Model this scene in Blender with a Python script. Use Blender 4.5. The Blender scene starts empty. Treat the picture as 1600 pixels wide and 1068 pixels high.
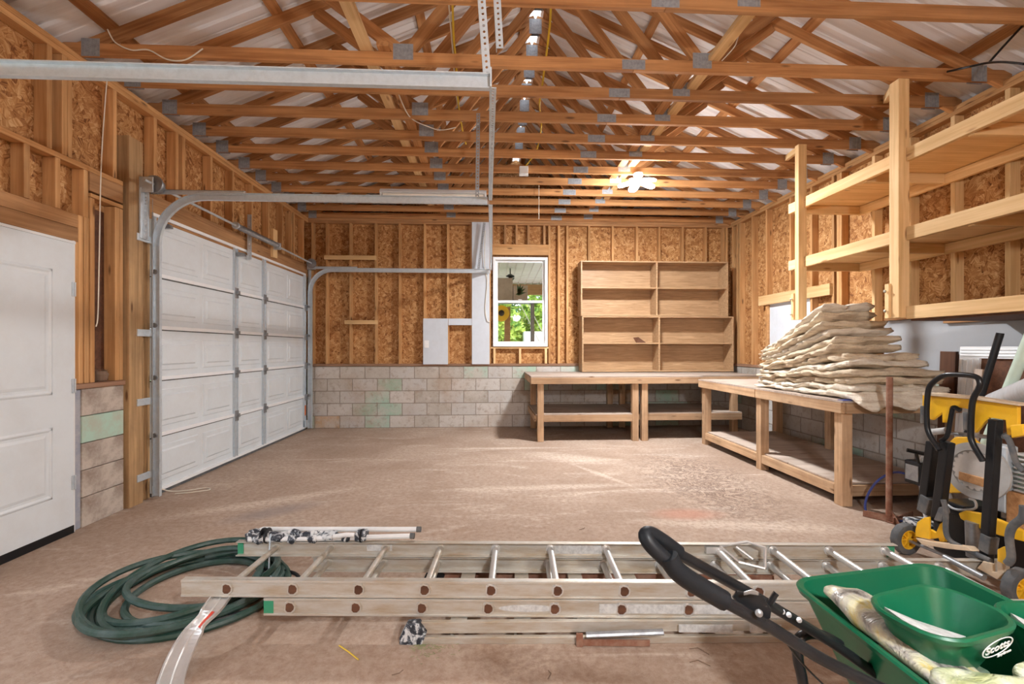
import bpy, bmesh, math, random
from mathutils import Vector, Matrix, Euler, noise
R = random.Random(7)
PI = math.pi
S = bpy.context.scene
C = S.collection

# ------------------------------------------------------------------ camera, world, sun, exposure
FPX, CX, CY, EYE = 711.0, 800.0, 543.5, 1.32
YAW = math.atan(33 / 711.0)
cd = bpy.data.cameras.new('camera'); cam = bpy.data.objects.new('camera', cd); C.objects.link(cam)
cd.sensor_width = 36; cd.lens = 36 * FPX / 1600
cd.shift_x = 0.0; cd.shift_y = (CY - 534) / 1600.0
cd.clip_start = 0.05; cd.clip_end = 200
cam.location = (0, 0, EYE); cam.rotation_euler = (PI / 2, 0, -YAW)
S.camera = cam
S.view_settings.view_transform = 'Standard'; S.view_settings.look = 'None'
S.view_settings.gamma = 1; S.view_settings.use_curve_mapping = False
S.view_settings.exposure = 0.9
w = bpy.data.worlds.new('sky'); S.world = w; w.use_nodes = True
nt = w.node_tree; nt.nodes.clear()
sk = nt.nodes.new('ShaderNodeTexSky'); sk.sky_type = 'HOSEK_WILKIE'; sk.turbidity = 3.5; sk.ground_albedo = 0.4
sk.sun_direction = Vector((0.35, -0.5, 0.8)).normalized()
mx = nt.nodes.new('ShaderNodeMix'); mx.data_type = 'RGBA'; mx.inputs[0].default_value = 0.6
mx.inputs[7].default_value = (0.93, 0.96, 1.0, 1)
bg = nt.nodes.new('ShaderNodeBackground'); bg.inputs[1].default_value = 2.2
wo = nt.nodes.new('ShaderNodeOutputWorld')
nt.links.new(sk.outputs[0], mx.inputs[6]); nt.links.new(mx.outputs[2], bg.inputs[0]); nt.links.new(bg.outputs[0], wo.inputs[0])
sd = bpy.data.lights.new('sun', 'SUN'); sun = bpy.data.objects.new('sun', sd); C.objects.link(sun)
sd.energy = 3.0; sd.angle = math.radians(1.5); sd.color = (1, 0.96, 0.9)
sun.rotation_euler = Vector((-0.35, 0.5, -0.8)).to_track_quat('-Z', 'Y').to_euler()
LAMP_W, FILL_LAMP_W = 225, 195

# ------------------------------------------------------------------ helpers
def at(px, py, X=None, Y=None, Z=None, D=None):
    """point of the place seen at photo pixel px,py lying on a given plane (or at depth D)"""
    c, s = math.cos(YAW), math.sin(YAW)
    u = (px - CX) / FPX; v = -(py - CY) / FPX
    d = Vector((u * c + s, c - u * s, v))
    t = D if D is not None else X / d.x if X is not None else Y / d.y if Y is not None else (Z - EYE) / d.z
    return Vector((d.x * t, d.y * t, EYE + d.z * t))

WM = {}
def put(o, parent=None, M=None):
    M = M or Matrix()
    C.objects.link(o); WM[o.name] = M
    if parent is not None:
        o.parent = parent; o.matrix_basis = WM[parent.name].inverted() @ M
    else:
        o.matrix_basis = M
    return o
def tag(o, label=None, cat=None, group=None, kind=None):
    if label: o['label'] = label
    if cat: o['category'] = cat
    if group: o['group'] = group
    if kind: o['kind'] = kind
    return o
def empty(name, loc, label=None, cat=None, group=None, kind=None, rz=0):
    o = bpy.data.objects.new(name, None); o.empty_display_size = 0.05
    put(o, None, Matrix.Translation(loc) @ Matrix.Rotation(rz, 4, 'Z'))
    return tag(o, label, cat, group, kind)
def kids(o): return [x for x in C.objects if x.parent == o]
def copy_tree(o, parent=None, M=None):
    c = o.copy(); C.objects.link(c)
    if parent is not None: c.parent = parent
    WM[c.name] = M or Matrix()
    if M is not None: c.matrix_basis = M
    for ch in kids(o): copy_tree(ch, c)
    return c

def frame(p0, p1, up=(0, 0, 1)):
    x = (Vector(p1) - Vector(p0)).normalized(); up = Vector(up)
    y = up.cross(x)
    if y.length < 1e-4: y = Vector((0, 1, 0)).cross(x) if abs(x.y) < .9 else Vector((1, 0, 0)).cross(x)
    y.normalize(); z = x.cross(y)
    M = Matrix((x, y, z)).transposed().to_4x4(); M.translation = (Vector(p0) + Vector(p1)) / 2
    return M
def smooth_path(pts, k=6, closed=False):
    P = [Vector(p) for p in pts]; n = len(P); out = []
    rng = range(n) if closed else range(n - 1)
    for i in rng:
        a = P[(i - 1) % n] if closed or i > 0 else P[0]
        b = P[i]; c = P[(i + 1) % n]; d = P[(i + 2) % n] if closed or i + 2 < n else P[-1]
        for j in range(k):
            t = j / k
            out.append(0.5 * ((2 * b) + (c - a) * t + (2 * a - 5 * b + 4 * c - d) * t * t + (3 * b - a - 3 * c + d) * t ** 3))
    if not closed: out.append(P[-1])
    return out
class MB:
    def __init__(s): s.v = []; s.f = []
    def add(s, vs, fs, M=None):
        n = len(s.v)
        s.v += [(M @ Vector(v)) if M is not None else Vector(v) for v in vs]
        s.f += [tuple(i + n for i in f) for f in fs]; return s
    def box(s, x0, x1, y0, y1, z0, z1, M=None):
        vs = [(x, y, z) for z in (z0, z1) for y in (y0, y1) for x in (x0, x1)]
        return s.add(vs, [(0, 2, 3, 1), (4, 5, 7, 6), (0, 1, 5, 4), (2, 6, 7, 3), (0, 4, 6, 2), (1, 3, 7, 5)], M)
    def bar(s, p0, p1, w, t, up=(0, 0, 1)):      # w along the up side, t across
        L = (Vector(p1) - Vector(p0)).length
        return s.box(-L / 2, L / 2, -t / 2, t / 2, -w / 2, w / 2, frame(p0, p1, up))
    def tube(s, pts, r, n=8, closed=False, flat=1.0):
        P = [Vector(p) for p in pts]; m = len(P); rr = r if isinstance(r, (list, tuple)) else [r] * m
        T = []
        for i in range(m):
            a = P[(i - 1) % m] if closed or i > 0 else P[i]; b = P[(i + 1) % m] if closed or i < m - 1 else P[i]
            d = b - a; T.append(d.normalized() if d.length > 1e-9 else Vector((0, 0, 1)))
        N = T[0].orthogonal().normalized(); vs = []
        for i in range(m):
            N = (N - T[i] * N.dot(T[i])).normalized() if (N - T[i] * N.dot(T[i])).length > 1e-6 else T[i].orthogonal().normalized()
            B = T[i].cross(N)
            for k in range(n):
                a = 2 * PI * k / n; vs.append(P[i] + (N * math.cos(a) + B * math.sin(a) * flat) * rr[i])
        fs = []
        for i in range(m if closed else m - 1):
            for k in range(n):
                j = (i + 1) % m
                fs.append((i * n + k, i * n + (k + 1) % n, j * n + (k + 1) % n, j * n + k))
        if not closed:
            fs.append(tuple(range(n))[::-1]); fs.append(tuple((m - 1) * n + k for k in range(n)))
        return s.add(vs, fs)
    def lathe(s, prof, M=None, n=24):            # profile (radius, height) about local Z
        vs = []; m = len(prof)
        for r, z in prof:
            for k in range(n):
                a = 2 * PI * k / n; vs.append((r * math.cos(a), r * math.sin(a), z))
        fs = [(i * n + k, i * n + (k + 1) % n, (i + 1) * n + (k + 1) % n, (i + 1) * n + k) for i in range(m - 1) for k in range(n)]
        if prof[0][0] > 1e-6: fs.append(tuple(range(n))[::-1])
        if prof[-1][0] > 1e-6: fs.append(tuple((m - 1) * n + k for k in range(n)))
        return s.add(vs, fs, M)
    def prism(s, poly, h, M=None):               # polygon in local XY, extruded along local Z
        n = len(poly); vs = [(x, y, 0) for x, y in poly] + [(x, y, h) for x, y in poly]
        fs = [tuple(range(n))[::-1], tuple(range(n, 2 * n))] + [(i, (i + 1) % n, n + (i + 1) % n, n + i) for i in range(n)]
        return s.add(vs, fs, M)
    def frustum(s, u0, u1, v0, v1, d, h, M=None):
        vs = [(u0, v0, 0), (u1, v0, 0), (u1, v1, 0), (u0, v1, 0), (u0 + d, v0 + d, h), (u1 - d, v0 + d, h), (u1 - d, v1 - d, h), (u0 + d, v1 - d, h)]
        return s.add(vs, [(0, 3, 2, 1), (4, 5, 6, 7), (0, 1, 5, 4), (1, 2, 6, 5), (2, 3, 7, 6), (3, 0, 4, 7)], M)
    def sweep(s, prof, pts, ups):                # open section prof (a,b) swept; a along side, b along up
        P = [Vector(p) for p in pts]; m = len(P); n = len(prof); vs = []
        for i in range(m):
            t = (P[min(i + 1, m - 1)] - P[max(i - 1, 0)]).normalized()
            u = Vector(ups[i]); u = (u - t * u.dot(t)).normalized(); a = t.cross(u)
            vs += [P[i] + a * x + u * y for x, y in prof]
        fs = [(i * n + k, i * n + (k + 1) % n, (i + 1) * n + (k + 1) % n, (i + 1) * n + k) for i in range(m - 1) for k in range(n)]
        fs += [tuple(range(n))[::-1], tuple((m - 1) * n + k for k in range(n))]
        return s.add(vs, fs)
    def build(s, name, mat, parent=None, smooth=False, bevel=0, kind=None, label=None, cat=None, group=None, origin=None, segs=2, angle=40):
        lo = Vector([min(v[i] for v in s.v) for i in range(3)]); hi = Vector([max(v[i] for v in s.v) for i in range(3)])
        o0 = Vector(origin) if origin is not None else Vector(((lo.x + hi.x) / 2, (lo.y + hi.y) / 2, lo.z if parent is None else (lo.z + hi.z) / 2))
        me = bpy.data.meshes.new(name); me.from_pydata([tuple(v - o0) for v in s.v], [], s.f); me.materials.append(mat)
        bm = bmesh.new(); bm.from_mesh(me); bmesh.ops.recalc_face_normals(bm, faces=bm.faces); bm.to_mesh(me); bm.free()
        if smooth:
            for p in me.polygons: p.use_smooth = True
        o = bpy.data.objects.new(name, me)
        if smooth and smooth != 2:
            try: me.set_sharp_from_angle(angle=math.radians(angle))
            except Exception: pass
        put(o, parent, Matrix.Translation(o0))
        if bevel:
            b = o.modifiers.new('bevel', 'BEVEL'); b.width = bevel; b.segments = segs; b.limit_method = 'ANGLE'
        return tag(o, label, cat, group, kind)
_bc = {}
def lum(name, p0, p1, w, t, mat, parent=None, up=(0, 0, 1), **kw):
    """a sawn board from p0 to p1, w along up, t across; grain along its own X"""
    L = (Vector(p1) - Vector(p0)).length
    key = (round(L, 3), round(w, 4), round(t, 4), mat.name)
    me = _bc.get(key)
    if me is None:
        me = bpy.data.meshes.new(name); b = MB().box(-L / 2, L / 2, -t / 2, t / 2, -w / 2, w / 2)
        me.from_pydata([tuple(v) for v in b.v], [], b.f); me.materials.append(mat)
        bm = bmesh.new(); bm.from_mesh(me); bmesh.ops.recalc_face_normals(bm, faces=bm.faces)
        bmesh.ops.bevel(bm, geom=list(bm.edges), offset=0.0025, segments=1, affect='EDGES'); bm.to_mesh(me); bm.free()
        _bc[key] = me
    o = bpy.data.objects.new(name, me); put(o, parent, frame(p0, p1, up))
    return tag(o, **kw)

# ------------------------------------------------------------------ materials
def newmat(name, rough=0.6, metal=0.0, col=(0.5, 0.5, 0.5), spec=0.5):
    m = bpy.data.materials.new(name); m.use_nodes = True; n = m.node_tree
    b = n.nodes['Principled BSDF']; b.inputs['Roughness'].default_value = rough; b.inputs['Metallic'].default_value = metal
    b.inputs['Base Color'].default_value = (*col, 1); b.inputs['Specular IOR Level'].default_value = spec
    return m, n, b
def nd(n, t, **kw):
    x = n.nodes.new('ShaderNode' + t)
    for k, v in kw.items():
        if k.startswith('i_'):
            key = k[2:]; x.inputs[int(key) if key.isdigit() else key.replace('_', ' ')].default_value = v
        else: setattr(x, k, v)
    return x
def lk(n, a, b): n.links.new(a, b)
def coords(n, kind='Object', scale=(1, 1, 1)):
    if kind == 'World': src = nd(n, 'NewGeometry').outputs['Position']
    else: src = nd(n, 'TexCoord').outputs[kind]
    mp = nd(n, 'Mapping'); mp.inputs['Scale'].default_value = scale; lk(n, src, mp.inputs[0]); return mp.outputs[0]
def rnd_off(n, vec, amt=40):
    oi = nd(n, 'ObjectInfo'); mu = nd(n, 'Math', operation='MULTIPLY', i_1=amt); lk(n, oi.outputs['Random'], mu.inputs[0])
    ad = nd(n, 'VectorMath', operation='ADD'); lk(n, vec, ad.inputs[0]); lk(n, mu.outputs[0], ad.inputs[1]); return ad.outputs[0]
def noisef(n, vec, scale, detail=4, rough=0.55, dist=0.0):
    x = nd(n, 'TexNoise', i_Scale=scale, i_Detail=detail, i_Roughness=rough, i_Distortion=dist); lk(n, vec, x.inputs['Vector']); return x.outputs['Fac']
def ramp(n, fac, stops, interp='LINEAR'):
    r = nd(n, 'ValToRGB'); r.color_ramp.interpolation = interp; e = r.color_ramp.elements
    while len(e) < len(stops): e.new(0.5)
    for i, (p, c) in enumerate(stops): e[i].position = p; e[i].color = (*c, 1) if len(c) == 3 else c
    lk(n, fac, r.inputs[0]); return r.outputs[0]
def mix(n, fac, a, b, mode='MIX'):
    x = nd(n, 'Mix', data_type='RGBA', blend_type=mode)
    if isinstance(fac, float): x.inputs[0].default_value = fac
    else: lk(n, fac, x.inputs[0])
    for s, v in ((6, a), (7, b)):
        if isinstance(v, tuple): x.inputs[s].default_value = (*v, 1)
        else: lk(n, v, x.inputs[s])
    return x.outputs[2]
def math_(n, op, a, b=None, c=None):
    x = nd(n, 'Math', operation=op)
    for i, v in enumerate((a, b, c)):
        if v is None: continue
        if isinstance(v, (int, float)): x.inputs[i].default_value = v
        else: lk(n, v, x.inputs[i])
    return x.outputs[0]
def bump(n, b, h, s=0.3, d=0.01):
    x = nd(n, 'Bump', i_Strength=s, i_Distance=d); lk(n, h, x.inputs['Height']); lk(n, x.outputs[0], b.inputs['Normal'])

def lumber(name, lo, hi, knot=(0.12, 0.05, 0.02), rough=0.7, dirt=0.25, world_axis=None):
    m, n, b = newmat(name, rough, spec=0.25)
    v = rnd_off(n, coords(n, 'Object'))
    def sc(s):
        mp = nd(n, 'Mapping'); mp.inputs['Scale'].default_value = s; lk(n, v, mp.inputs[0]); return mp.outputs[0]
    g = noisef(n, sc((1.2, 34, 34)), 1.0, 5, 0.6, 0.6)
    big = noisef(n, sc((1.0, 5, 5)), 1.3, 3)
    f = math_(n, 'ADD', math_(n, 'MULTIPLY', g, 0.6), math_(n, 'MULTIPLY', big, 0.4))
    c = ramp(n, f, [(0.36, lo), (0.62, hi)])
    oi = nd(n, 'ObjectInfo'); hs = nd(n, 'HueSaturation')
    lk(n, math_(n, 'ADD', math_(n, 'MULTIPLY', oi.outputs['Random'], 0.32), 0.84), hs.inputs['Value'])
    lk(n, c, hs.inputs['Color']); c = hs.outputs[0]
    vo = nd(n, 'TexVoronoi', feature='F1', i_Scale=1.0); lk(n, sc((2.2, 9, 9)), vo.inputs['Vector'])
    kf = ramp(n, vo.outputs['Distance'], [(0.06, (1, 1, 1)), (0.13, (0, 0, 0))])
    c = mix(n, math_(n, 'MULTIPLY', kf, 0.85), c, knot)
    d = noisef(n, coords(n, 'World'), 1.7, 5, 0.7)
    c = mix(n, math_(n, 'MULTIPLY', ramp(n, d, [(0.45, (0, 0, 0)), (0.75, (1, 1, 1))]), dirt), c, (0.14, 0.09, 0.06))
    lk(n, c, b.inputs['Base Color']); bump(n, b, g, 0.15, 0.003); return m
M = {}
M['truss'] = lumber('truss_pine', (0.31, 0.13, 0.045), (0.58, 0.295, 0.12))
M['stud'] = lumber('stud_pine', (0.42, 0.20, 0.07), (0.66, 0.38, 0.17))
M['header'] = lumber('old_header_pine', (0.30, 0.145, 0.06), (0.52, 0.285, 0.13))
M['fresh'] = lumber('fresh_pine', (0.66, 0.41, 0.18), (0.86, 0.60, 0.32), (0.35, 0.16, 0.06), dirt=0.1)
M['bench'] = lumber('bench_pine', (0.38, 0.22, 0.115), (0.62, 0.42, 0.26), dirt=0.45)
M['treated'] = lumber('treated_post', (0.25, 0.15, 0.07), (0.50, 0.32, 0.16), dirt=0.45)
M['greyply'] = lumber('dusty_shelf_board', (0.36, 0.28, 0.23), (0.55, 0.46, 0.39), dirt=0.35)
M['darkwood'] = lumber('dark_brown_board', (0.07, 0.03, 0.018), (0.15, 0.065, 0.035))
M['sill'] = lumber('sill_board', (0.20, 0.10, 0.06), (0.42, 0.25, 0.16))

def mk_osb():
    m, n, b = newmat('osb', 0.75, spec=0.2); v = coords(n, 'World')
    cols = []
    for k, (sc, off) in enumerate(((17, 0), (26, 3.3))):
        mp = nd(n, 'Mapping'); mp.inputs['Location'].default_value = (off, off, off); lk(n, v, mp.inputs[0])
        dn = nd(n, 'TexNoise', i_Scale=5.0, i_Detail=2.0); lk(n, mp.outputs[0], dn.inputs['Vector'])
        av = nd(n, 'VectorMath', operation='MULTIPLY_ADD'); lk(n, dn.outputs['Color'], av.inputs[0]); av.inputs[1].default_value = (.15,) * 3; lk(n, mp.outputs[0], av.inputs[2])
        vo = nd(n, 'TexVoronoi', feature='F1', i_Scale=sc); lk(n, av.outputs[0], vo.inputs['Vector'])
        sx = nd(n, 'SeparateColor'); lk(n, vo.outputs['Color'], sx.inputs[0])
        ang = math_(n, 'MULTIPLY', sx.outputs[0], 6.28)
        # turn the wall plane into (along, up) and spin it flake by flake
        sp = nd(n, 'SeparateXYZ'); lk(n, v, sp.inputs[0])
        along = math_(n, 'ADD', sp.outputs[0], sp.outputs[1])
        cs = math_(n, 'COSINE', ang); sn = math_(n, 'SINE', ang)
        u1 = math_(n, 'ADD', math_(n, 'MULTIPLY', along, cs), math_(n, 'MULTIPLY', sp.outputs[2], sn))
        v1 = math_(n, 'SUBTRACT', math_(n, 'MULTIPLY', sp.outputs[2], cs), math_(n, 'MULTIPLY', along, sn))
        cm = nd(n, 'CombineXYZ'); lk(n, math_(n, 'MULTIPLY', u1, 8.0), cm.inputs[0]); lk(n, math_(n, 'MULTIPLY', v1, 85.0), cm.inputs[1]); lk(n, math_(n, 'MULTIPLY', sx.outputs[1], 9.0), cm.inputs[2])
        g = noisef(n, cm.outputs[0], 1.0, 3, 0.6)
        cols.append((math_(n, 'ADD', math_(n, 'MULTIPLY', sx.outputs[1], 0.22), math_(n, 'MULTIPLY', g, 0.78)), sx.outputs[2]))
    pick = ramp(n, cols[1][1], [(0.5, (0, 0, 0)), (0.52, (1, 1, 1))])
    f = mix(n, pick, cols[0][0], cols[1][0])
    c = ramp(n, f, [(0.30, (0.13, 0.05, 0.018)), (0.42, (0.36, 0.165, 0.058)), (0.55, (0.53, 0.285, 0.11)), (0.70, (0.72, 0.47, 0.24))])
    big = noisef(n, v, 0.9, 3)
    c = mix(n, ramp(n, big, [(0.35, (0.55, 0.55, 0.55)), (0.7, (0, 0, 0))]), c, mix(n, 0.5, c, (0.30, 0.10, 0.03)))
    lk(n, c, b.inputs['Base Color']); bump(n, b, f, 0.15, 0.003); return m
M['osb'] = mk_osb()

def mk_block(axis):
    m, n, b = newmat('concrete_block_' + 'xy'[axis], 0.9, spec=0.15)
    sp = nd(n, 'SeparateXYZ'); v = coords(n, 'World'); lk(n, v, sp.inputs[0])
    wob = math_(n, 'MULTIPLY', math_(n, 'SUBTRACT', noisef(n, v, 9, 3), 0.5), 0.012)
    z = math_(n, 'ADD', math_(n, 'DIVIDE', sp.outputs[2], 0.2032), wob); row = math_(n, 'FLOOR', z)
    half = math_(n, 'MULTIPLY', math_(n, 'MODULO', row, 2), 0.5)
    u = math_(n, 'ADD', math_(n, 'ADD', math_(n, 'DIVIDE', sp.outputs[axis], 0.4064), half), math_(n, 'ADD', wob, 20.12)); col = math_(n, 'FLOOR', u)
    fz = math_(n, 'SUBTRACT', z, row); fu = math_(n, 'SUBTRACT', u, col)
    ez = math_(n, 'MULTIPLY', math_(n, 'MINIMUM', fz, math_(n, 'SUBTRACT', 1, fz)), 0.2032)
    eu = math_(n, 'MULTIPLY', math_(n, 'MINIMUM', fu, math_(n, 'SUBTRACT', 1, fu)), 0.4064)
    e = math_(n, 'MINIMUM', ez, eu); mort = ramp(n, e, [(0.004, (1, 1, 1)), (0.009, (0, 0, 0))])
    cb = nd(n, 'CombineXYZ'); lk(n, col, cb.inputs[0]); lk(n, row, cb.inputs[1]); wn = nd(n, 'TexWhiteNoise', noise_dimensions='2D'); lk(n, cb.outputs[0], wn.inputs['Vector'])
    base = ramp(n, wn.outputs['Value'], [(0, (0.50, 0.46, 0.41)), (0.25, (0.68, 0.65, 0.62)), (0.48, (0.57, 0.56, 0.55)), (0.68, (0.42, 0.38, 0.33)), (0.78, (0.36, 0.50, 0.38)), (0.87, (0.40, 0.62, 0.51)), (0.96, (0.60, 0.36, 0.18))], 'CONSTANT')
    st = noisef(n, v, 3.2, 6, 0.7); c = mix(n, ramp(n, st, [(0.40, (0, 0, 0)), (0.62, (0.85,) * 3)]), base, (0.62, 0.59, 0.55))
    fine = noisef(n, v, 60, 4, 0.7)
    c = mix(n, math_(n, 'MULTIPLY', fine, 0.45), c, (0.30, 0.25, 0.20))
    mid = noisef(n, v, 14, 5, 0.7); c = mix(n, ramp(n, mid, [(0.52, (0, 0, 0)), (0.68, (0.7,) * 3)]), c, (0.34, 0.27, 0.22)); low = noisef(n, v, 2.1, 5, 0.6); c = mix(n, ramp(n, low, [(0.5, (0, 0, 0)), (0.8, (0.8, 0.8, 0.8))]), c, (0.40, 0.28, 0.19))
    c = mix(n, math_(n, 'MULTIPLY', mort, 0.75), c, (0.24, 0.19, 0.15))
    lk(n, c, b.inputs['Base Color'])
    bump(n, b, math_(n, 'SUBTRACT', math_(n, 'MULTIPLY', fine, 0.35), mort), 0.5, 0.006); return m
M['block_x'] = mk_block(0); M['block_y'] = mk_block(1)

def mk_floor():
    m, n, b = newmat('dusty_concrete', 0.85, spec=0.2); v = coords(n, 'World')
    a = noisef(n, v, 0.7, 6, 0.65, 0.4); c = ramp(n, a, [(0.3, (0.31, 0.22, 0.16)), (0.5, (0.41, 0.31, 0.24)), (0.72, (0.53, 0.425, 0.34))])
    s = nd(n, 'Mapping'); s.inputs['Rotation'].default_value = (0, 0, 0.5); s.inputs['Scale'].default_value = (1.1, 3.8, 1); lk(n, v, s.inputs[0])
    st = noisef(n, s.outputs[0], 0.9, 8, 0.72, 0.8); c = mix(n, ramp(n, st, [(0.54, (0, 0, 0)), (0.70, (0.8,) * 3)]), c, (0.68, 0.58, 0.49))
    f = noisef(n, v, 26, 6, 0.75); c = mix(n, ramp(n, f, [(0.32, (0.75,) * 3), (0.58, (0, 0, 0))]), c, (0.26, 0.165, 0.12)); f2 = noisef(n, v, 90, 5, 0.8); c = mix(n, ramp(n, f2, [(0.6, (0, 0, 0)), (0.75, (0.6,) * 3)]), c, (0.72, 0.62, 0.54))
    wv = noisef(n, v, 7, 8, 0.8, 1.5); sc = ramp(n, math_(n, 'ABSOLUTE', math_(n, 'SUBTRACT', wv, 0.5)), [(0.004, (1, 1, 1)), (0.012, (0, 0, 0))])
    c = mix(n, math_(n, 'MULTIPLY', sc, 0.18), c, (0.75, 0.66, 0.58))
    # dark crackle of old glue in front of the side bench, a red chalk spot
    def spot(x, y, rx, ry, rz=0.0):
        mp = nd(n, 'Mapping', vector_type='TEXTURE'); mp.inputs['Location'].default_value = (x, y, 0); mp.inputs['Rotation'].default_value = (0, 0, rz); mp.inputs['Scale'].default_value = (rx, ry, 1); lk(n, v, mp.inputs[0])
        L = nd(n, 'VectorMath', operation='LENGTH'); lk(n, mp.outputs[0], L.inputs[0]); return ramp(n, L.outputs['Value'], [(0.35, (1, 1, 1)), (1.0, (0, 0, 0))])
    g1 = noisef(n, v, 6, 6, 0.8, 1.5); l1 = ramp(n, math_(n, 'ABSOLUTE', math_(n, 'SUBTRACT', g1, 0.5)), [(0.012, (1, 1, 1)), (0.045, (0, 0, 0))])
    cr = mix(n, 1.0, spot(2.1, 4.5, 0.75, 1.6, -0.1), l1, 'MULTIPLY'); c = mix(n, math_(n, 'MULTIPLY', cr, 0.75), c, (0.10, 0.06, 0.05))
    c = mix(n, math_(n, 'MULTIPLY', spot(1.55, 3.55, 0.35, 0.16), 0.3), c, (0.62, 0.22, 0.14))
    for (x, y, rx, ry, rz) in ((0.55, 4.3, 1.1, 0.10, 0.05), (1.15, 4.7, 0.6, 0.05, -1.1), (1.0, 5.4, 0.7, 0.25, -0.4), (0.2, 6.0, 1.0, 0.08, 0), (-1.9, 4.0, 0.9, 0.12, 0.5), (1.9, 3.3, 1.0, 0.12, -0.15)):
        c = mix(n, math_(n, 'MULTIPLY', mix(n, 1.0, spot(x, y, rx, ry, rz), ramp(n, f, [(0.35, (0.2,) * 3), (0.6, (1,) * 3)]), 'MULTIPLY'), 0.55), c, (0.72, 0.62, 0.53))
    c = mix(n, math_(n, 'MULTIPLY', spot(-1.75, 3.75, 0.45, 0.16, 0.6), 0.6), c, (0.26, 0.22, 0.21))
    lk(n, c, b.inputs['Base Color']); bump(n, b, f, 0.15, 0.004); return m
M['floor'] = mk_floor()

def paint(name, col, rough=0.45, metal=0.0, var=0.12, scale=6, dirt=(0.2, 0.15, 0.1), stretch=(1, 1, 1), spec=0.5, hi=0.7, bmp=0.0):
    m, n, b = newmat(name, rough, metal, col, spec); v = coords(n, 'Object', stretch)
    f = noisef(n, v, scale, 6, 0.7)
    c = mix(n, math_(n, 'MULTIPLY', ramp(n, f, [(0.42, (0, 0, 0)), (hi, (1, 1, 1))]), var), col, dirt)
    lk(n, c, b.inputs['Base Color'])
    r = math_(n, 'ADD', math_(n, 'MULTIPLY', f, 0.25), rough - 0.1); lk(n, r, b.inputs['Roughness'])
    if bmp: bump(n, b, f, bmp, 0.004)
    return m
M['white'] = paint('white_paint', (0.74, 0.76, 0.77), 0.45, var=0.12)
M['door_white'] = paint('door_white', (0.70, 0.76, 0.80), 0.5, var=0.25, scale=3.5, hi=0.85, dirt=(0.42, 0.38, 0.34))
M['vinyl'] = paint('white_vinyl', (0.86, 0.88, 0.90), 0.35, var=0.05)
M['board_white'] = paint('white_panel_board', (0.64, 0.69, 0.76), 0.6, var=0.1)
M['galv'] = paint('galvanised_steel', (0.62, 0.69, 0.75), 0.36, 0.45, var=0.3, scale=30, dirt=(0.35, 0.38, 0.40))
M['galv_dark'] = paint('dull_steel', (0.36, 0.38, 0.40), 0.45, 0.8, var=0.4, scale=20, dirt=(0.12, 0.12, 0.13))
M['plate'] = paint('truss_plate_steel', (0.36, 0.38, 0.41), 0.5, 0.3, var=0.5, scale=40, dirt=(0.12, 0.12, 0.13), bmp=0.5)
M['alu'] = paint('weathered_aluminium', (0.60, 0.585, 0.54), 0.42, 0.45, var=0.7, scale=9, dirt=(0.40, 0.29, 0.16), stretch=(0.5, 1, 3))
M['alu_clean'] = paint('bright_aluminium', (0.72, 0.72, 0.71), 0.35, 0.6, var=0.25, scale=12, dirt=(0.4, 0.38, 0.35))
M['black'] = paint('black_coated_steel', (0.009, 0.010, 0.012), 0.3, 0.0, var=0.15, scale=14, dirt=(0.04, 0.04, 0.042), spec=0.3)
M['foam'] = paint('black_foam_grip', (0.008, 0.010, 0.013), 0.5, var=0.1, scale=20, dirt=(0.02, 0.02, 0.02), spec=0.25)
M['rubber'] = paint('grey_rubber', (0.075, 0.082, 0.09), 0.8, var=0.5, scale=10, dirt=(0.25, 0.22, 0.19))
M['yellow'] = paint('yellow_paint', (0.88, 0.50, 0.018), 0.42, var=0.25, scale=9, dirt=(0.45, 0.25, 0.05))
M['cream'] = paint('worn_cream_steel', (0.72, 0.58, 0.42), 0.5, 0.2, var=0.3, scale=12)
M['green'] = paint('green_plastic', (0.003, 0.115, 0.052), 0.3, var=0.2, scale=5, dirt=(0.02, 0.09, 0.05))
M['green_dusty'] = paint('dusty_green_plastic', (0.02, 0.13, 0.07), 0.45, var=0.8, scale=3, dirt=(0.22, 0.2, 0.17), hi=0.6)
M['hose'] = paint('dark_green_rubber_hose', (0.018, 0.055, 0.04), 0.45, var=0.6, scale=9, dirt=(0.10, 0.14, 0.14))
M['blue'] = paint('blue_hose_rubber', (0.03, 0.06, 0.28), 0.35, var=0.3, scale=9)
M['rust'] = paint('rusty_steel', (0.24, 0.10, 0.06), 0.8, 0.2, var=0.8, scale=14, dirt=(0.40, 0.26, 0.19), bmp=0.5)
M['grey_panel'] = paint('grey_wall_panel', (0.40, 0.42, 0.45), 0.6, var=0.3, scale=1.6, dirt=(0.30, 0.31, 0.32))
M['pier'] = paint('rough_tan_block', (0.52, 0.46, 0.40), 0.9, var=0.9, scale=5, dirt=(0.28, 0.22, 0.18), bmp=0.5, hi=0.62)
M['pier_mint'] = paint('mint_washed_block', (0.42, 0.60, 0.50), 0.9, var=0.8, scale=6, dirt=(0.46, 0.40, 0.32), bmp=0.5)
M['pier_grey'] = paint('blue_grey_mortar', (0.30, 0.32, 0.38), 0.9, var=0.9, scale=7, dirt=(0.48, 0.46, 0.46), bmp=0.6)
M['brass'] = paint('screw_steel', (0.5, 0.48, 0.4), 0.4, 0.8)
M['yellow_wire'] = paint('yellow_cable', (0.75, 0.52, 0.03), 0.5)
M['white_wire'] = paint('white_cable', (0.75, 0.70, 0.60), 0.5)
M['grey_plastic'] = paint('grey_plastic', (0.45, 0.46, 0.46), 0.5, var=0.3, scale=8)
M['clear_poly'] = paint('cloudy_plastic_sheet', (0.55, 0.57, 0.60), 0.3, var=0.5, scale=10, dirt=(0.35, 0.33, 0.31), stretch=(1, 6, 1))
M['palegreen'] = paint('pale_green_pvc', (0.55, 0.68, 0.58), 0.4, var=0.15)
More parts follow.
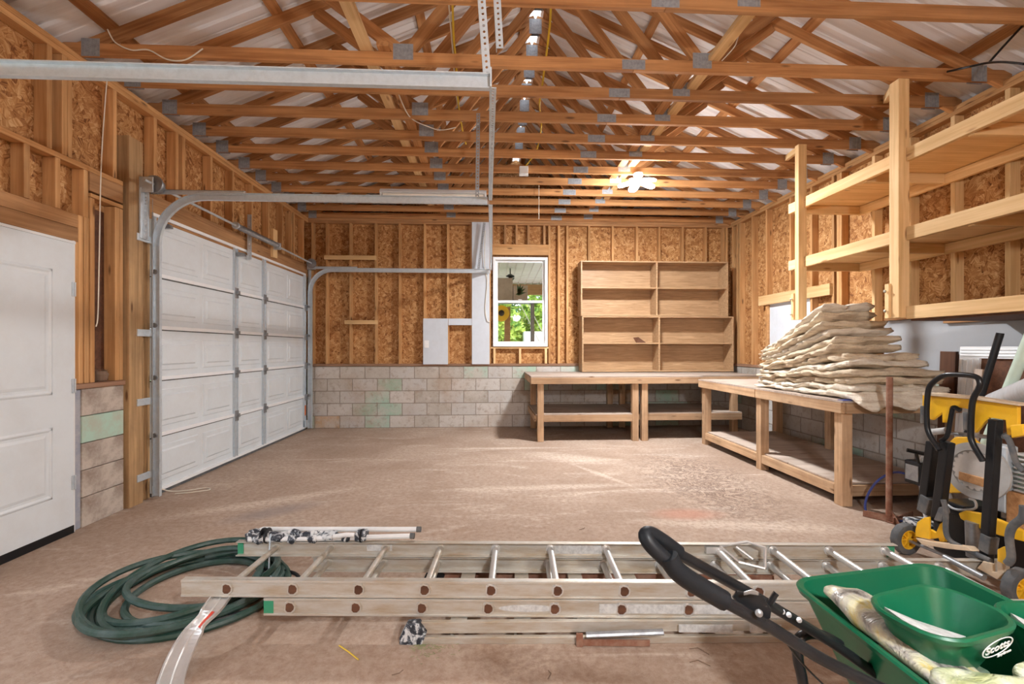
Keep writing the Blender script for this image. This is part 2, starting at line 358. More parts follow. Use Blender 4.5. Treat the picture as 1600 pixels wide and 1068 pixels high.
M['red'] = paint('red_label', (0.65, 0.06, 0.03), 0.5)
M['label'] = paint('worn_label', (0.62, 0.63, 0.62), 0.6, var=0.6, scale=40, dirt=(0.25, 0.25, 0.26), stretch=(1, 1, 1))
M['green_tape'] = paint('green_end_cap', (0.03, 0.28, 0.15), 0.5)
M['cardboard'] = paint('cardboard', (0.58, 0.50, 0.42), 0.8, var=0.3)
M['orange'] = paint('orange_plastic', (0.75, 0.16, 0.02), 0.5)
M['soil'] = paint('dry_soil', (0.30, 0.34, 0.16), 0.95, var=0.5)

def mk_splatter():
    m, n, b = newmat('paint_spattered', 0.5); v = coords(n, 'Object')
    f = noisef(n, v, 16, 6, 0.7, 1.2)
    lk(n, ramp(n, f, [(0.46, (0.02, 0.025, 0.035)), (0.5, (0.10, 0.12, 0.15)), (0.53, (0.55, 0.58, 0.60)), (0.7, (0.72, 0.73, 0.72))]), b.inputs['Base Color'])
    bump(n, b, f, 0.6, 0.006); return m
M['splatter'] = mk_splatter()
def mk_laminate():
    m, n, b = newmat('oak_laminate', 0.5, spec=0.35); v = coords(n, 'World', (1.6, 14, 26))
    g = noisef(n, v, 1.6, 6, 0.65, 1.0)
    lk(n, ramp(n, g, [(0.3, (0.29, 0.17, 0.085)), (0.5, (0.42, 0.265, 0.145)), (0.7, (0.54, 0.36, 0.21))]), b.inputs['Base Color']); return m
M['laminate'] = mk_laminate()
def mk_insul(k, a, bcol):
    m, n, b = newmat('mineral_wool_' + k, 0.95, spec=0.1); v = rnd_off(n, coords(n, 'Object'), 9)
    mp = nd(n, 'Mapping'); mp.inputs['Scale'].default_value = (1, 1, 9); lk(n, v, mp.inputs[0]); f = noisef(n, mp.outputs[0], 5, 8, 0.75, 0.5); g = noisef(n, v, 60, 4, 0.8)
    c = ramp(n, math_(n, 'ADD', math_(n, 'MULTIPLY', f, 0.75), math_(n, 'MULTIPLY', g, 0.25)), [(0.34, bcol), (0.52, a), (0.7, tuple(min(1, x * 1.15) for x in a))])
    lk(n, c, b.inputs['Base Color']); bump(n, b, math_(n, 'ADD', f, math_(n, 'MULTIPLY', g, 0.4)), 0.9, 0.02)
    b.inputs['Subsurface Weight'].default_value = 0.0; return m
M['wool'] = mk_insul('tan', (0.80, 0.67, 0.50), (0.48, 0.33, 0.21))
M['wool_pale'] = mk_insul('cream', (0.90, 0.81, 0.68), (0.64, 0.50, 0.36))
M['paperface'] = paint('brown_paper_facing', (0.36, 0.20, 0.13), 0.8, var=0.5, scale=8, dirt=(0.2, 0.1, 0.06))
def mk_roof(nm='white_roof_metal', col=(0.90, 0.91, 0.94)):
    m, n, b = newmat(nm, 0.45, 0.0, spec=0.4); v = coords(n, 'World', (0.25, 9, 0.25))
    f = noisef(n, v, 1.4, 6, 0.7); g = noisef(n, coords(n, 'World'), 0.9, 4)
    c = mix(n, ramp(n, f, [(0.45, (0, 0, 0)), (0.75, (0.55, 0.55, 0.55))]), col, (0.52, 0.46, 0.43))
    c = mix(n, math_(n, 'MULTIPLY', g, 0.2), c, (0.72, 0.62, 0.58))
    lk(n, c, b.inputs['Base Color']); return m
def mk_ridge():
    m, n, b = newmat('translucent_ridge_cap', 0.5, col=(.9, .92, .95)); t = nd(n, 'BsdfTranslucent'); t.inputs[0].default_value = (.9, .93, .97, 1)
    x = nd(n, 'MixShader', i_Fac=0.7); lk(n, b.outputs[0], x.inputs[1]); lk(n, t.outputs[0], x.inputs[2]); lk(n, x.outputs[0], n.nodes['Material Output'].inputs[0]); return m
M['ridge'] = mk_ridge()
M['roof'] = mk_roof(); M['porch_roof'] = mk_roof('pink_white_porch_metal', (0.95, 0.84, 0.80))
def mk_glass():
    m, n, b = newmat('window_glass', 0.02, col=(0.95, 0.98, 0.97)); b.inputs['Transmission Weight'].default_value = 1.0; b.inputs['IOR'].default_value = 1.2
    return m
M['glass'] = mk_glass()
def mk_leaf(nm, a, c2):
    m, n, b = newmat(nm, 0.6); oi = noisef(n, coords(n, 'World'), 2.5, 4)
    lk(n, ramp(n, oi, [(0.35, a), (0.65, c2)]), b.inputs['Base Color']); return m
M['leaf'] = mk_leaf('bright_leaves', (0.10, 0.24, 0.03), (0.42, 0.55, 0.08))
M['leaf_dark'] = mk_leaf('dark_leaves', (0.02, 0.08, 0.03), (0.08, 0.20, 0.08))
M['drive'] = paint('pale_gravel_drive', (0.55, 0.54, 0.52), 0.9, var=0.5, scale=3)
M['grass'] = mk_leaf('lawn', (0.06, 0.14, 0.03), (0.14, 0.24, 0.05))
M['bark'] = paint('bark', (0.20, 0.13, 0.09), 0.9)
def mk_emit(nm, col, s):
    m, n, b = newmat(nm, 0.5, col=col); b.inputs['Emission Color'].default_value = (*col, 1); b.inputs['Emission Strength'].default_value = s; return m
M['led'] = mk_emit('lit_led_diffuser', (1.0, 0.97, 0.93), 14.0)
M['tube_off'] = paint('white_tube', (0.85, 0.82, 0.76), 0.3)
def mk_bag():
    m, n, b = newmat('shiny_bag', 0.25, spec=0.7); v = coords(n, 'Object'); f = noisef(n, v, 5, 5, 0.6, 1.5)
    lk(n, ramp(n, f, [(0.36, (0.12, 0.11, 0.10)), (0.45, (0.42, 0.40, 0.36)), (0.54, (0.62, 0.60, 0.42)), (0.62, (0.66, 0.50, 0.12)), (0.7, (0.75, 0.73, 0.66))]), b.inputs['Base Color'])
    bump(n, b, noisef(n, v, 14, 4, 0.6, 1.0), 0.7, 0.02); return m
M['bag'] = mk_bag()
def mk_bag2():
    m, n, b = newmat('pale_green_bag', 0.3, spec=0.7); v = coords(n, 'Object'); f = noisef(n, v, 6, 4, 0.6, 1.0)
    lk(n, ramp(n, f, [(0.35, (0.45, 0.50, 0.22)), (0.5, (0.66, 0.70, 0.45)), (0.6, (0.85, 0.85, 0.78))]), b.inputs['Base Color'])
    bump(n, b, noisef(n, v, 12, 4, 0.6, 1.0), 0.7, 0.02); return m
M['bag2'] = mk_bag2()

XL, XR, YB, YF = -3.0, 4.1, 7.62, -1.7        # inner faces of the framing
PLATE = 3.38; TOP = 3.46; SILLZ = 1.02

# ================================================================== THE SETTING
floor = MB().box(-3.12, 4.22, -1.8, 7.75, -0.12, 0).build('floor', M['floor'], kind='structure')
MB().box(-40, 40, -30, 60, -0.3, -0.13).build('floor', M['grass'], kind='structure')
MB().box(-12, -3.13, -4, 8, -0.2, -0.03).build('floor', M['drive'], kind='structure')
MB().box(-5, 8, 7.76, 14.0, -0.2, -0.04).build('floor', M['drive'], kind='structure')

def rects(b, fixed, axis, lst, t):
    for (a0, a1, z0, z1) in lst:
        if axis == 'x': b.box(fixed, fixed + t, a0, a1, z0, z1)
        else: b.box(a0, a1, fixed, fixed + t, z0, z1)
    return b

# ---- left wall
WL = empty('wall_left', (XL, 3, 0), kind='structure')
G2 = (-0.95, 2.1, 2.45)
rects(MB(), XL - 0.105, 'x', [(YF, G2[0], 0, TOP), (G2[0], G2[1], G2[2], TOP), (G2[1], 2.47, 0, TOP), (2.47, 3.42, 2.09, TOP), (3.42, 4.17, 0, TOP), (4.17, 7.52, 2.48, TOP), (7.52, 7.71, 0, TOP)], 0.013).build('osb_sheathing', M['osb'], WL)
def studx(xf, y, z0, z1, mat='stud', par=None, t=.038):   # stud in a side wall, inner face at xf
    s = 1 if xf > 0 else -1
    lum('stud', (xf + s * .0445, y, z0), (xf + s * .0445, y, z1), .089, t, M[mat], par, up=(1, 0, 0))
def studb(x, z0, z1, par, mat='stud', name='stud'):
    lum(name, (x, YB + .0445, z0), (x, YB + .0445, z1), .089, .038, M[mat], par, up=(0, 1, 0))
for y in (2.3, 2.86, 3.24, 3.35, 3.39, 3.78, 4.22, 4.50, 4.60, 5.04, 5.45, 5.88, 6.30, 6.71, 7.01, 7.10, 7.45): studx(XL, y, 2.68, PLATE, par=WL)
for z in (3.40, 3.44): lum('top_plate', (XL - .0445, YF, z), (XL - .0445, 7.71, z), .089, .038, M['stud'], WL, up=(1, 0, 0))
lum('middle_plate', (XL - .0445, 2.2, 2.66), (XL - .0445, 3.86, 2.66), .089, .038, M['stud'], WL, up=(1, 0, 0))
lum('header_plate', (XL - .0445, 4.05, 2.665), (XL - .0445, 7.62, 2.665), .089, .038, M['header'], WL, up=(1, 0, 0))
lum('garage_header', (XL - .025, 4.05, 2.56), (XL - .025, 7.62, 2.56), .19, .05, M['header'], WL)
for y in (2.7, 3.09, 3.30, 3.52): studx(XL, y, 2.29, 2.64, par=WL)
lum('door_header', (XL - .03, 2.35, 2.24), (XL - .03, 3.455, 2.24), .095, .06, M['header'], WL)
lum('door_header', (XL - .03, 2.35, 2.14), (XL - .03, 3.455, 2.14), .10, .062, M['header'], WL)
lum('niche_header', (XL - .03, 3.55, 2.57), (XL - .03, 3.86, 2.57), .14, .06, M['header'], WL)
lum('niche_plate', (XL - .0445, 3.56, 2.47), (XL - .0445, 3.86, 2.47), .089, .03, M['stud'], WL, up=(1, 0, 0))
for y, z1 in ((3.435, 2.09), (3.475, 2.29), (3.525, 2.29), (3.575, 2.45), (3.80, 2.45), (3.84, 2.45)): studx(XL, y, 1.06, z1, par=WL)
studx(XL, 2.45, 0, 2.09, par=WL)
lum('sill_plate', (XL - .04, 3.41, 1.04), (XL - .04, 3.865, 1.04), .11, .038, M['sill'], WL, up=(1, 0, 0))
for z0, z1, mm in ((.0, .215, 'pier'), (.22, .415, 'pier'), (.42, .615, 'pier'), (.62, .815, 'pier_mint'), (.82, 1.02, 'pier')):
    MB().box(XL - .2, XL, 3.485, 3.865, z0, z1).build('pier_block', M[mm], WL, bevel=.005)
MB().box(XL - .2, XL - .004, 3.418, 3.481, 0, 1.02).build('pier_mortar', M['pier_grey'], WL, bevel=.008)
MB().box(XL - .2, XL - .005, 7.53, 7.62, 0, 1.02).build('block_pier', M['block_y'], WL)
MB().box(XL - .1, XL - .085, 3.60, 3.78, 1.06, 2.4).build('niche_backing', M['darkwood'], WL)
lum('gate_post', (XL - .03, 3.96, 0), (XL - .03, 3.96, 3.07), .115, .15, M['treated'], WL, up=(1, 0, 0))
lum('door_jamb', (XL - .05, 4.105, 0), (XL - .05, 4.105, 2.47), .085, .115, M['treated'], WL, up=(1, 0, 0))
MB().box(XL - .09, XL - .005, 7.525, 7.60, 0, 2.47).build('door_jamb', M['treated'], WL, bevel=.003)

# ---- back wall
WB = empty('wall_back', (0.5, YB, 0), kind='structure')
WX0, WX1, WZ0, WZ1 = 0.035, 0.95, 1.345, 2.84
rects(MB(), YB + .089, 'y', [(-3.1, WX0, SILLZ, TOP), (WX1, 4.2, SILLZ, TOP), (WX0, WX1, SILLZ, WZ0), (WX0, WX1, WZ1, TOP)], 0.013).build('osb_sheathing', M['osb'], WB)
MB().box(-3.1, 4.2, YB, YB + .15, 0, SILLZ).build('block_wall', M['block_x'], WB)
lum('sill_plate', (-2.99, YB + .04, 1.04), (4.1, YB + .04, 1.04), .11, .038, M['sill'], WB, up=(0, 1, 0))
for z in (3.40, 3.44): lum('top_plate', (-3.0, YB + .0445, z), (4.1, YB + .0445, z), .089, .038, M['header'], WB, up=(0, 1, 0))
for x in (-2.93, -2.70, -2.315, -1.90, -1.51, -1.10, -0.715, -0.33, -0.02, 0.985, 1.145, 1.29, 1.66, 2.065, 2.48, 2.87, 3.275, 3.675, 3.99, 4.04): studb(x, 1.06, PLATE, WB)
for x in (0.06, 0.49, 0.925): studb(x, 1.06, WZ0 - .03, WB, 'fresh')
for x in (0.03, 0.24, 0.43, 0.63, 0.90): studb(x, 3.06, PLATE, WB, 'header')
lum('window_header', (0.0, YB + .03, 2.95), (0.97, YB + .03, 2.95), .14, .05, M['stud'], WB)
lum('window_header_plate', (0.0, YB + .0445, 3.04), (0.97, YB + .0445, 3.04), .089, .038, M['stud'], WB, up=(0, 1, 0))
lum('window_sill_plate', (0.0, YB + .0445, 1.325), (0.97, YB + .0445, 1.325), .089, .03, M['fresh'], WB, up=(0, 1, 0))
lum('nailer', (-2.73, YB - .02, 2.806), (-1.89, YB - .02, 2.806), .07, .038, M['fresh'], WB)
lum('nailer', (-2.40, YB - .02, 1.745), (-1.865, YB - .02, 1.745), .065, .038, M['fresh'], WB)

# ---- right wall
WR = empty('wall_right', (XR, 3, 0), kind='structure')
WIN2 = (5.70, 6.56, 1.15, 1.96)
rects(MB(), XR + .089, 'x', [(YF, WIN2[0], SILLZ, TOP), (WIN2[1], 7.71, SILLZ, TOP), (WIN2[0], WIN2[1], SILLZ, WIN2[2]), (WIN2[0], WIN2[1], WIN2[3], TOP)], 0.013).build('osb_sheathing', M['osb'], WR)
MB().box(XR, XR + .15, YF, 7.62, 0, SILLZ).build('block_wall', M['block_y'], WR)
lum('sill_plate', (XR + .04, YF, 1.04), (XR + .04, 7.62, 1.04), .11, .038, M['sill'], WR, up=(1, 0, 0))
for z in (3.40, 3.44): lum('top_plate', (XR + .0445, YF, z), (XR + .0445, 7.71, z), .089, .038, M['stud'], WR, up=(1, 0, 0))
for y in (0.9, 1.35, 1.75, 2.2, 2.6, 3.02, 3.43, 3.86, 4.28, 4.70, 5.16, 5.20, 5.28, 6.60, 6.97, 7.33, 7.41, 7.55): studx(XR, y, 1.06, PLATE, 'fresh' if y < 5 else 'stud', WR)
for y in (5.65, 6.06): studx(XR, y, 2.0, PLATE, 'stud', WR)
for y in (5.65,): studx(XR, y, 1.06, 2.0, 'stud', WR)
lum('header_board', (XR - .02, 5.28, 2.03), (XR - .02, 6.74, 2.03), .14, .038, M['fresh'], WR)
MB().box(XR + .0, XR + .04, 6.56, 6.58, WIN2[2], WIN2[3]).build('window_trim', M['stud'], WR)
w2 = empty('window_2', (XR, 6.1, 1.15), kind='structure')
MB().box(XR + .03, XR + .05, *WIN2).build('covering_panel', M['board_white'], w2)
b = MB()
for a in ((WIN2[0], WIN2[1], WIN2[2] - .03, WIN2[2]), (WIN2[0], WIN2[1], WIN2[3], WIN2[3] + .03), (WIN2[0] - .03, WIN2[0], WIN2[2], WIN2[3])): b.box(XR + .02, XR + .06, *a)
b.build('window_frame', M['vinyl'], w2)
MB().box(XR - .012, XR - .001, 0.5, 4.55, 1.0, 1.60).build('grey_panel', M['grey_panel'], WR)
lum('panel_ledge', (XR - .03, 0.5, 1.615), (XR - .03, 4.5, 1.615), .06, .03, M['header'], WR, up=(1, 0, 0))

# ---- wall behind the camera and the gable ends
WF = empty('wall_front', (0.5, YF, 0), kind='structure')
MB().box(-3.1, 4.2, YF - .1, YF, 0, TOP).build('osb_sheathing', M['osb'], WF)
gab = [(-3.6, 0), (4.6, 0), (4.6, .02), (0.5, 1.63), (-3.6, .02)]
for y in (YF - .1, 9.15):
    MB().prism(gab, .03, Matrix.Translation((0, y, TOP)) @ Matrix.Rotation(PI / 2, 4, 'X')).build('gable_boarding', M['osb'], WF)
b = MB()
for y0, y1 in ((YF - .1, 9.15),):
    b.box(-3.6, -3.105, y0, y1, TOP - .01, TOP); b.box(4.2, 4.6, y0, y1, TOP - .01, TOP)
b.box(-3.6, 4.6, YB + .15, 9.15, TOP - .03, TOP - .01)
b.build('soffit_boarding', M['header'], WF)

# ---- roof: corrugated white metal on purlins on trusses
RX, RZ, SL = 0.5, 5.06, 0.43
def rz_at(x): return RZ - SL * abs(x - RX)
CE = empty('ceiling', (RX, 3, TOP), kind='structure')
def roof_sheet(sgn, gap):
    prof = []; y = YF - .1; pitch = .2286
    while y < 9.2:
        prof += [(y, 0), (y + .035, .0), (y + .05, .018), (y + .075, .018), (y + .09, 0), (y + .155, 0), (y + .16, .004), (y + .175, .004), (y + .18, 0)]; y += pitch
    b = MB(); vs = []; xs = [RX + sgn * gap, RX + sgn * 1.2, RX + sgn * 2.4, RX + sgn * 4.15]
    for x in xs: vs += [(x, y, rz_at(x) + .042 + h) for y, h in prof]
    n = len(prof); b.add(vs, [(i * n + k, i * n + k + 1, (i + 1) * n + k + 1, (i + 1) * n + k) for i in range(3) for k in range(n - 1)])
    o = b.build('roof_sheet', M['roof'], CE); s = o.modifiers.new('thick', 'SOLIDIFY'); s.thickness = .003; return o
roof_sheet(-1, .06); roof_sheet(1, .06)
MB().add([(RX - .2, YF - .1, rz_at(RX - .2) + .075), (RX, YF - .1, RZ + .085), (RX + .2, YF - .1, rz_at(RX + .2) + .075), (RX - .2, 9.2, rz_at(RX - .2) + .075), (RX, 9.2, RZ + .085), (RX + .2, 9.2, rz_at(RX + .2) + .075)], [(0, 1, 4, 3), (1, 2, 5, 4)]).build('ridge_cap', M['ridge'], CE)
for x in (-3.45, -2.78, -1.774, -0.693, RX - .13, RX + .13, 1.64, 2.764, 3.80, 4.5):
    s = -1 if x < RX else 1
    up = Vector((s * SL, 0, 1)).normalized()
    lum('purlin', (x, YF, rz_at(x) + .019), (x, 9.1, rz_at(x) + .019), .038, .089, M['truss'], CE, up=up)

tm = M['truss']
ORD = ['nearest the camera', 'second nearest the camera', 'third from the camera', 'fourth from the camera', 'fifth from the camera', 'sixth from the camera', 'seventh from the camera', 'eighth from the camera', 'ninth from the camera', 'tenth from the camera', 'last one before the back wall', 'standing on top of the back wall', 'just beyond the back wall']
TY = [2.84, 3.48, 3.87, 4.30, 4.72, 5.11, 5.55, 5.94, 6.36, 6.78, 7.20, 7.62, 8.1]
def make_truss():
    y = 0.0; t = empty('roof_truss', (RX, 0, TOP))
    lum('bottom_chord', (-3.16, y, 3.5045), (1.10, y, 3.5045), .089, .038, tm, t)
    lum('bottom_chord', (1.102, y, 3.5045), (4.18, y, 3.5045), .089, .038, tm, t)
    for s in (-1, 1):
        xe = RX + s * 4.05
        lum('top_chord', (RX + s * .005, y, RZ - .047), (xe, y, rz_at(xe) - .047), .089, .0375, tm, t)
        xb = RX + s * 1.15; xm = RX + s * 1.95
        lum('web', (xb + s * .03, y, 3.56), (xm, y, rz_at(xm) - .10), .089, .037, tm, t)
        lum('web', (xb - s * .03, y, 3.56), (RX + s * .05, y, RZ - .14), .089, .037, tm, t)
    for (x, z, wd, ht) in ((-2.92, 3.515, .13, .13), (3.90, 3.515, .13, .13), (-0.66, 3.55, .15, .12), (1.64, 3.55, .15, .12), (1.10, 3.5045, .18, .075), (RX, RZ - .13, .14, .17)):
        b = MB()
        for s in (-1, 1): b.box(x - wd / 2, x + wd / 2, s * .0195 - .0006, s * .0195 + .0006, z - ht / 2, z + ht / 2)
        n = int(wd / .02)
        for i in range(n):
            xx = x - wd / 2 + (i + .5) * wd / n
            b.box(xx - .003, xx + .003, -.0225, -.0195, z - ht / 2 + .006, z + ht / 2 - .006)
        b.build('connector_plate', M['plate'], t)
    return t
tr = make_truss()
for i, y in enumerate(TY):
    o = tr if i == 0 else copy_tree(tr)
    o.matrix_basis = Matrix.Translation((RX, y, TOP)); WM[o.name] = o.matrix_basis.copy()
    tag(o, 'wooden roof truss, ' + ORD[i], 'roof truss', 'roof trusses over the garage')
for (x, y0, y1, lab) in ((-0.935, 1.0, 7.5, 'long pale brace board on the truss chords left of the ridge, outer of two'), (-0.80, 3.40, 7.6, 'shorter brace board on the truss chords left of the ridge, inner of two'),
                         (1.73, 1.0, 6.9, 'pale brace board on the truss chords right of the ridge, outer of two'), (1.60, 3.5, 7.3, 'pale brace board on the truss chords right of the ridge, inner of two')):
    lum('brace_board', (x, y0, 3.569), (x, y1, 3.569), .038, .089, M['fresh'] if x > 1.65 or y0 == 1.0 else tm, None, label=lab, cat='brace board', group='brace boards lying on the trusses')

# ---- door_1: white entry door on the left
d1 = empty('door_1', (XL, 2.95, 0), kind='structure')
MX = Matrix(((0, 0, 1, 0), (1, 0, 0, 0), (0, 1, 0, 0), (0, 0, 0, 1)))     # local (u,v,h) -> world (h, u, v)
b = MB().box(-3.025, -2.985, 2.50, 3.40, .055, 2.065)
T = Matrix.Translation((-2.985, 0, 0)) @ MX
def panel(b, u0, u1, v0, v1, T):
    for k in (0,): 
        b.frustum(u0, u1, v0, v0 + .03, .012, .007, T); b.frustum(u0, u1, v1 - .03, v1, .012, .007, T)
        b.frustum(u0, u0 + .03, v0, v1, .012, .007, T); b.frustum(u1 - .03, u1, v0, v1, .012, .007, T)
    b.frustum(u0 + .045, u1 - .045, v0 + .045, v1 - .045, .02, .006, T)
panel(b, 2.66, 3.245, 1.0, 1.86, T); panel(b, 2.66, 3.245, .29, .78, T)
b.build('door_leaf', M['door_white'], d1)
b = MB().box(-3.09, -2.99, 3.402, 3.418, .0, 2.09).box(-3.09, -2.985, 2.47, 3.418, 2.067, 2.085).box(-3.09, -2.99, 2.47, 2.498, 0, 2.09)
b.build('door_frame', M['white'], d1)
MB().box(-3.02, -2.98, 2.50, 3.40, .0, .055).build('door_sweep', M['black'], d1)
for z in (1.74, 1.05, .36):
    MB().box(-2.987, -2.978, 3.385, 3.402, z - .05, z + .05).tube([(-2.976, 3.402, z - .05), (-2.976, 3.402, z + .05)], .006).build('hinge', M['galv'], d1)

# ---- door_2: sectional garage door
d2 = empty('door_2', (XL, 5.85, 0), kind='structure')
GY0, GY1 = 4.175, 7.50; ZS = [.03, .523, 1.03, 1.49, 1.96, 2.49]; XD = -3.005
cols = [(4.21, 4.83), (4.87, 5.43), (5.53, 6.10), (6.20, 6.80), (6.84, 7.42)]
T = Matrix.Translation((XD, 0, 0)) @ MX
for i in range(5):
    b = MB().box(XD - .045, XD, GY0, GY1, ZS[i] + .002, ZS[i + 1] - .012)
    for (u0, u1) in cols:
        v0, v1 = ZS[i] + .085, ZS[i + 1] - .085
        b.frustum(u0 + .02, u1 - .02, v0, v1, .008, .007, T); b.frustum(u0 + .06, u1 - .06, v0 + .04, v1 - .04, .022, .018, T)
    b.build('door_section', M['door_white'], d2)
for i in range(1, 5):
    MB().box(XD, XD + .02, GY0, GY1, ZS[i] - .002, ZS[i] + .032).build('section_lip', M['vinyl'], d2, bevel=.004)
    MB().box(XD - .02, XD + .003, GY0, GY1, ZS[i] - .012, ZS[i] - .002).build('joint_shade_strip', M['rubber'], d2)  # dark strip set in the joint gap, its colour standing in for shade
MB().box(XD - .03, XD + .02, GY0, GY1, 2.49, 2.52).build('top_rail', M['vinyl'], d2)
MB().box(XD - .04, XD + .01, GY0, GY1, .0, .03).build('bottom_seal', M['rubber'], d2)
MB().box(XD, XD + .02, GY0, GY1, .03, .055).build('bottom_rail', M['vinyl'], d2)
for (y0, y1) in ((4.175, 4.205), (5.445, 5.52), (6.115, 6.19), (7.43, 7.50)):
    b = MB(); 
    b.box(XD + .002, XD + .016, y0, y1, .05, 2.49); b.box(XD + .016, XD + .024, y0, y0 + .012, .05, 2.49); b.box(XD + .016, XD + .024, y1 - .012, y1, .05, 2.49)
    b.build('stile', M['galv'], d2)
def hinge(y, z):
    b = MB().box(XD + .018, XD + .034, y - .034, y + .034, z - .055, z + .065)
    b.tube([(XD + .035, y - .035, z + .008), (XD + .035, y + .035, z + .008)], .013); b.box(XD + .03, XD + .06, y - .02, y + .02, z - .01, z + .03)
    b.build('hinge', M['galv_dark'], d2, bevel=.002)
for z in ZS[1:5]:
    for y in (5.482, 6.152): hinge(y, z)
    for y, s in ((4.19, -1), (7.465, 1)):
        b = MB().box(XD + .01, XD + .05, y - .03, y + .03, z - .04, z + .055)
        b.tube([(XD + .055, y - .03, z + .03), (XD + .055, y + s * .06, z + .03)], .006); b.tube([(XD + .055, y + s * .045, z + .03), (XD + .055, y + s * .06, z + .03)], .022)
        b.build('roller_bracket', M['galv_dark'], d2, bevel=.002)
for y in (4.19, 7.46): MB().box(XD + .012, XD + .05, y - .03, y + .04, .05, .16).build('bottom_bracket', M['galv'], d2)
MB().box(XD + .001, XD + .004, 4.21, 4.24, .22, .36).build('warning_label', M['red'], d2)
MB().box(XD + .02, XD + .027, 7.44, 7.48, .24, .40).build('warning_label', M['orange'], d2)
for y in (4.26, 5.50): MB().prism([(0, 0), (.1, .0), (.09, .035), (.02, .05)], .04, Matrix.Translation((XD + .02, y + .02, 2.40)) @ Matrix.Rotation(PI / 2, 4, 'X')).build('top_bracket', M['galv_dark'], d2)
b = MB().tube(smooth_path([(XD + .03, 4.25, .05), (XD + .09, 4.3, .012), (XD + .2, 4.33, .008), (XD + .33, 4.40, .008), (XD + .40, 4.34, .008), (XD + .28, 4.27, .008), (XD + .16, 4.24, .008)]), .005)
b.build('pull_cord', M['white_wire'], d2, smooth=True)

# ---- window_1: white double-hung window in the back wall
w1 = empty('window_1', (.49, YB, WZ0), kind='structure')
def ring(x0, x1, z0, z1, y0, y1, wd, top=None, bot=None):
    t = top or wd; bo = bot or wd
    return MB().box(x0, x0 + wd, y0, y1, z0, z1).box(x1 - wd, x1, y0, y1, z0, z1).box(x0 + wd, x1 - wd, y0, y1, z1 - t, z1).box(x0 + wd, x1 - wd, y0, y1, z0, z0 + bo)
ring(WX0, WX1, WZ0, WZ1, YB - .03, YB + .10, .045).build('window_frame', M['vinyl'], w1, bevel=.004)
u = ring(WX0 + .045, WX1 - .045, 2.08, WZ1 - .045, YB + .04, YB + .065, .035).build('upper_sash', M['vinyl'], w1, bevel=.003)
MB().box(WX0 + .08, WX1 - .08, YB + .05, YB + .054, 2.115, WZ1 - .08).build('pane', M['glass'], u)
l = ring(WX0 + .045, WX1 - .045, WZ0 + .045, 2.12, YB + .005, YB + .03, .04).build('lower_sash', M['vinyl'], w1, bevel=.003)
MB().box(WX0 + .085, WX1 - .085, YB + .015, YB + .019, WZ0 + .085, 2.08).build('pane', M['glass'], l)
MB().box(.46, .52, YB - .01, YB + .01, 2.12, 2.135).build('sash_lock', M['vinyl'], l)

# ================================================================== OUTSIDE, SEEN THROUGH THE WINDOW
b = MB(); prof = []; x = -3.5
while x < 5.5: prof += [(x, 0), (x + .05, 0), (x + .06, .02), (x + .09, .02), (x + .10, 0)]; x += .19
vs = [(x, y, z + h) for (y, z) in ((7.85, 3.28), (12.8, 3.10)) for x, h in prof]; n = len(prof)
b.add(vs, [(k, k + 1, n + k + 1, n + k) for k in range(n - 1)])
o = b.build('ceiling', M['porch_roof'], kind='structure', origin=(1, 10, 3.1)); sm = o.modifiers.new('thick', 'SOLIDIFY'); sm.thickness = .004
MB().box(-3.5, 5.5, 12.55, 12.69, 2.80, 3.08).build('porch_beam', M['header'], label='brown porch beam seen through the window, above the trees', cat='beam', bevel=.005)
MB().box(.33, .47, 11.0, 11.14, -.04, 2.32).build('porch_post', M['header'], label='brown wooden porch post outside the window with a reel hung on it', cat='post', bevel=.005)
fan = empty('ceiling_fan', (.45, 11, 3.0), 'small ceiling fan with dark motor under the porch roof outside the window', 'ceiling fan')
MB().lathe([(0, -.02), (.06, -.01), (.10, .04), (.10, .1), (.04, .14), (0, .14)], Matrix.Translation((.45, 10.6, 2.90))).build('motor', M['black'], fan, smooth=True)
MB().tube([(.45, 10.6, 3.0), (.45, 10.6, 3.2)], .012).build('down_rod', M['black'], fan)
for k in range(5):
    Tm = Matrix.Translation((.45, 10.6, 2.94)) @ Matrix.Rotation(k * 2 * PI / 5 + .3, 4, 'Z') @ Matrix.Rotation(.15, 4, 'X')
    MB().prism([(.1, -.03), (.55, -.06), (.6, 0), (.55, .06), (.1, .03)], .006, Tm).build('fan_blade', M['porch_roof'], fan)
sh = empty('storage_rack', (.4, 9.3, 0), 'grey metal rack outside on the porch carrying boxes, behind the window', 'rack')
for (x, y) in ((.05, 9.1), (.05, 9.5), (.85, 9.1), (.85, 9.5)): MB().box(x - .02, x + .02, y - .02, y + .02, -.04, 2.28).build('rack_post', M['galv_dark'], sh)
MB().box(.03, .87, 9.08, 9.52, 2.24, 2.27).build('rack_shelf', M['galv_dark'], sh)
MB().box(.08, .44, 9.15, 9.45, 2.27, 2.73).build('cardboard_box', M['cardboard'], bevel=.004, label='tall cardboard box on the porch rack, at the left of the window', cat='box', group='boxes on the porch rack')
bx = MB().box(.45, .74, 9.15, 9.45, 2.27, 2.58).build('cardboard_box', M['cardboard'], bevel=.004, label='low cardboard box on the porch rack printed with green leaves', cat='box', group='boxes on the porch rack')
b = MB()
for k in range(5): b.prism([(.0, 0), (.06, .035), (.22, 0), (.06, -.035)], .004, Matrix.Translation((.50 + .02 * k, 9.148, 2.40)) @ Matrix.Rotation(PI / 2, 4, 'X') @ Matrix.Rotation(.2 + k * .4, 4, 'Z'))
b.build('leaf_print', M['leaf_dark'], bx)
rl = empty('cord_reel', (.27, 11.0, 2.1), 'yellow cord reel hanging on the porch post outside the window', 'cord reel')
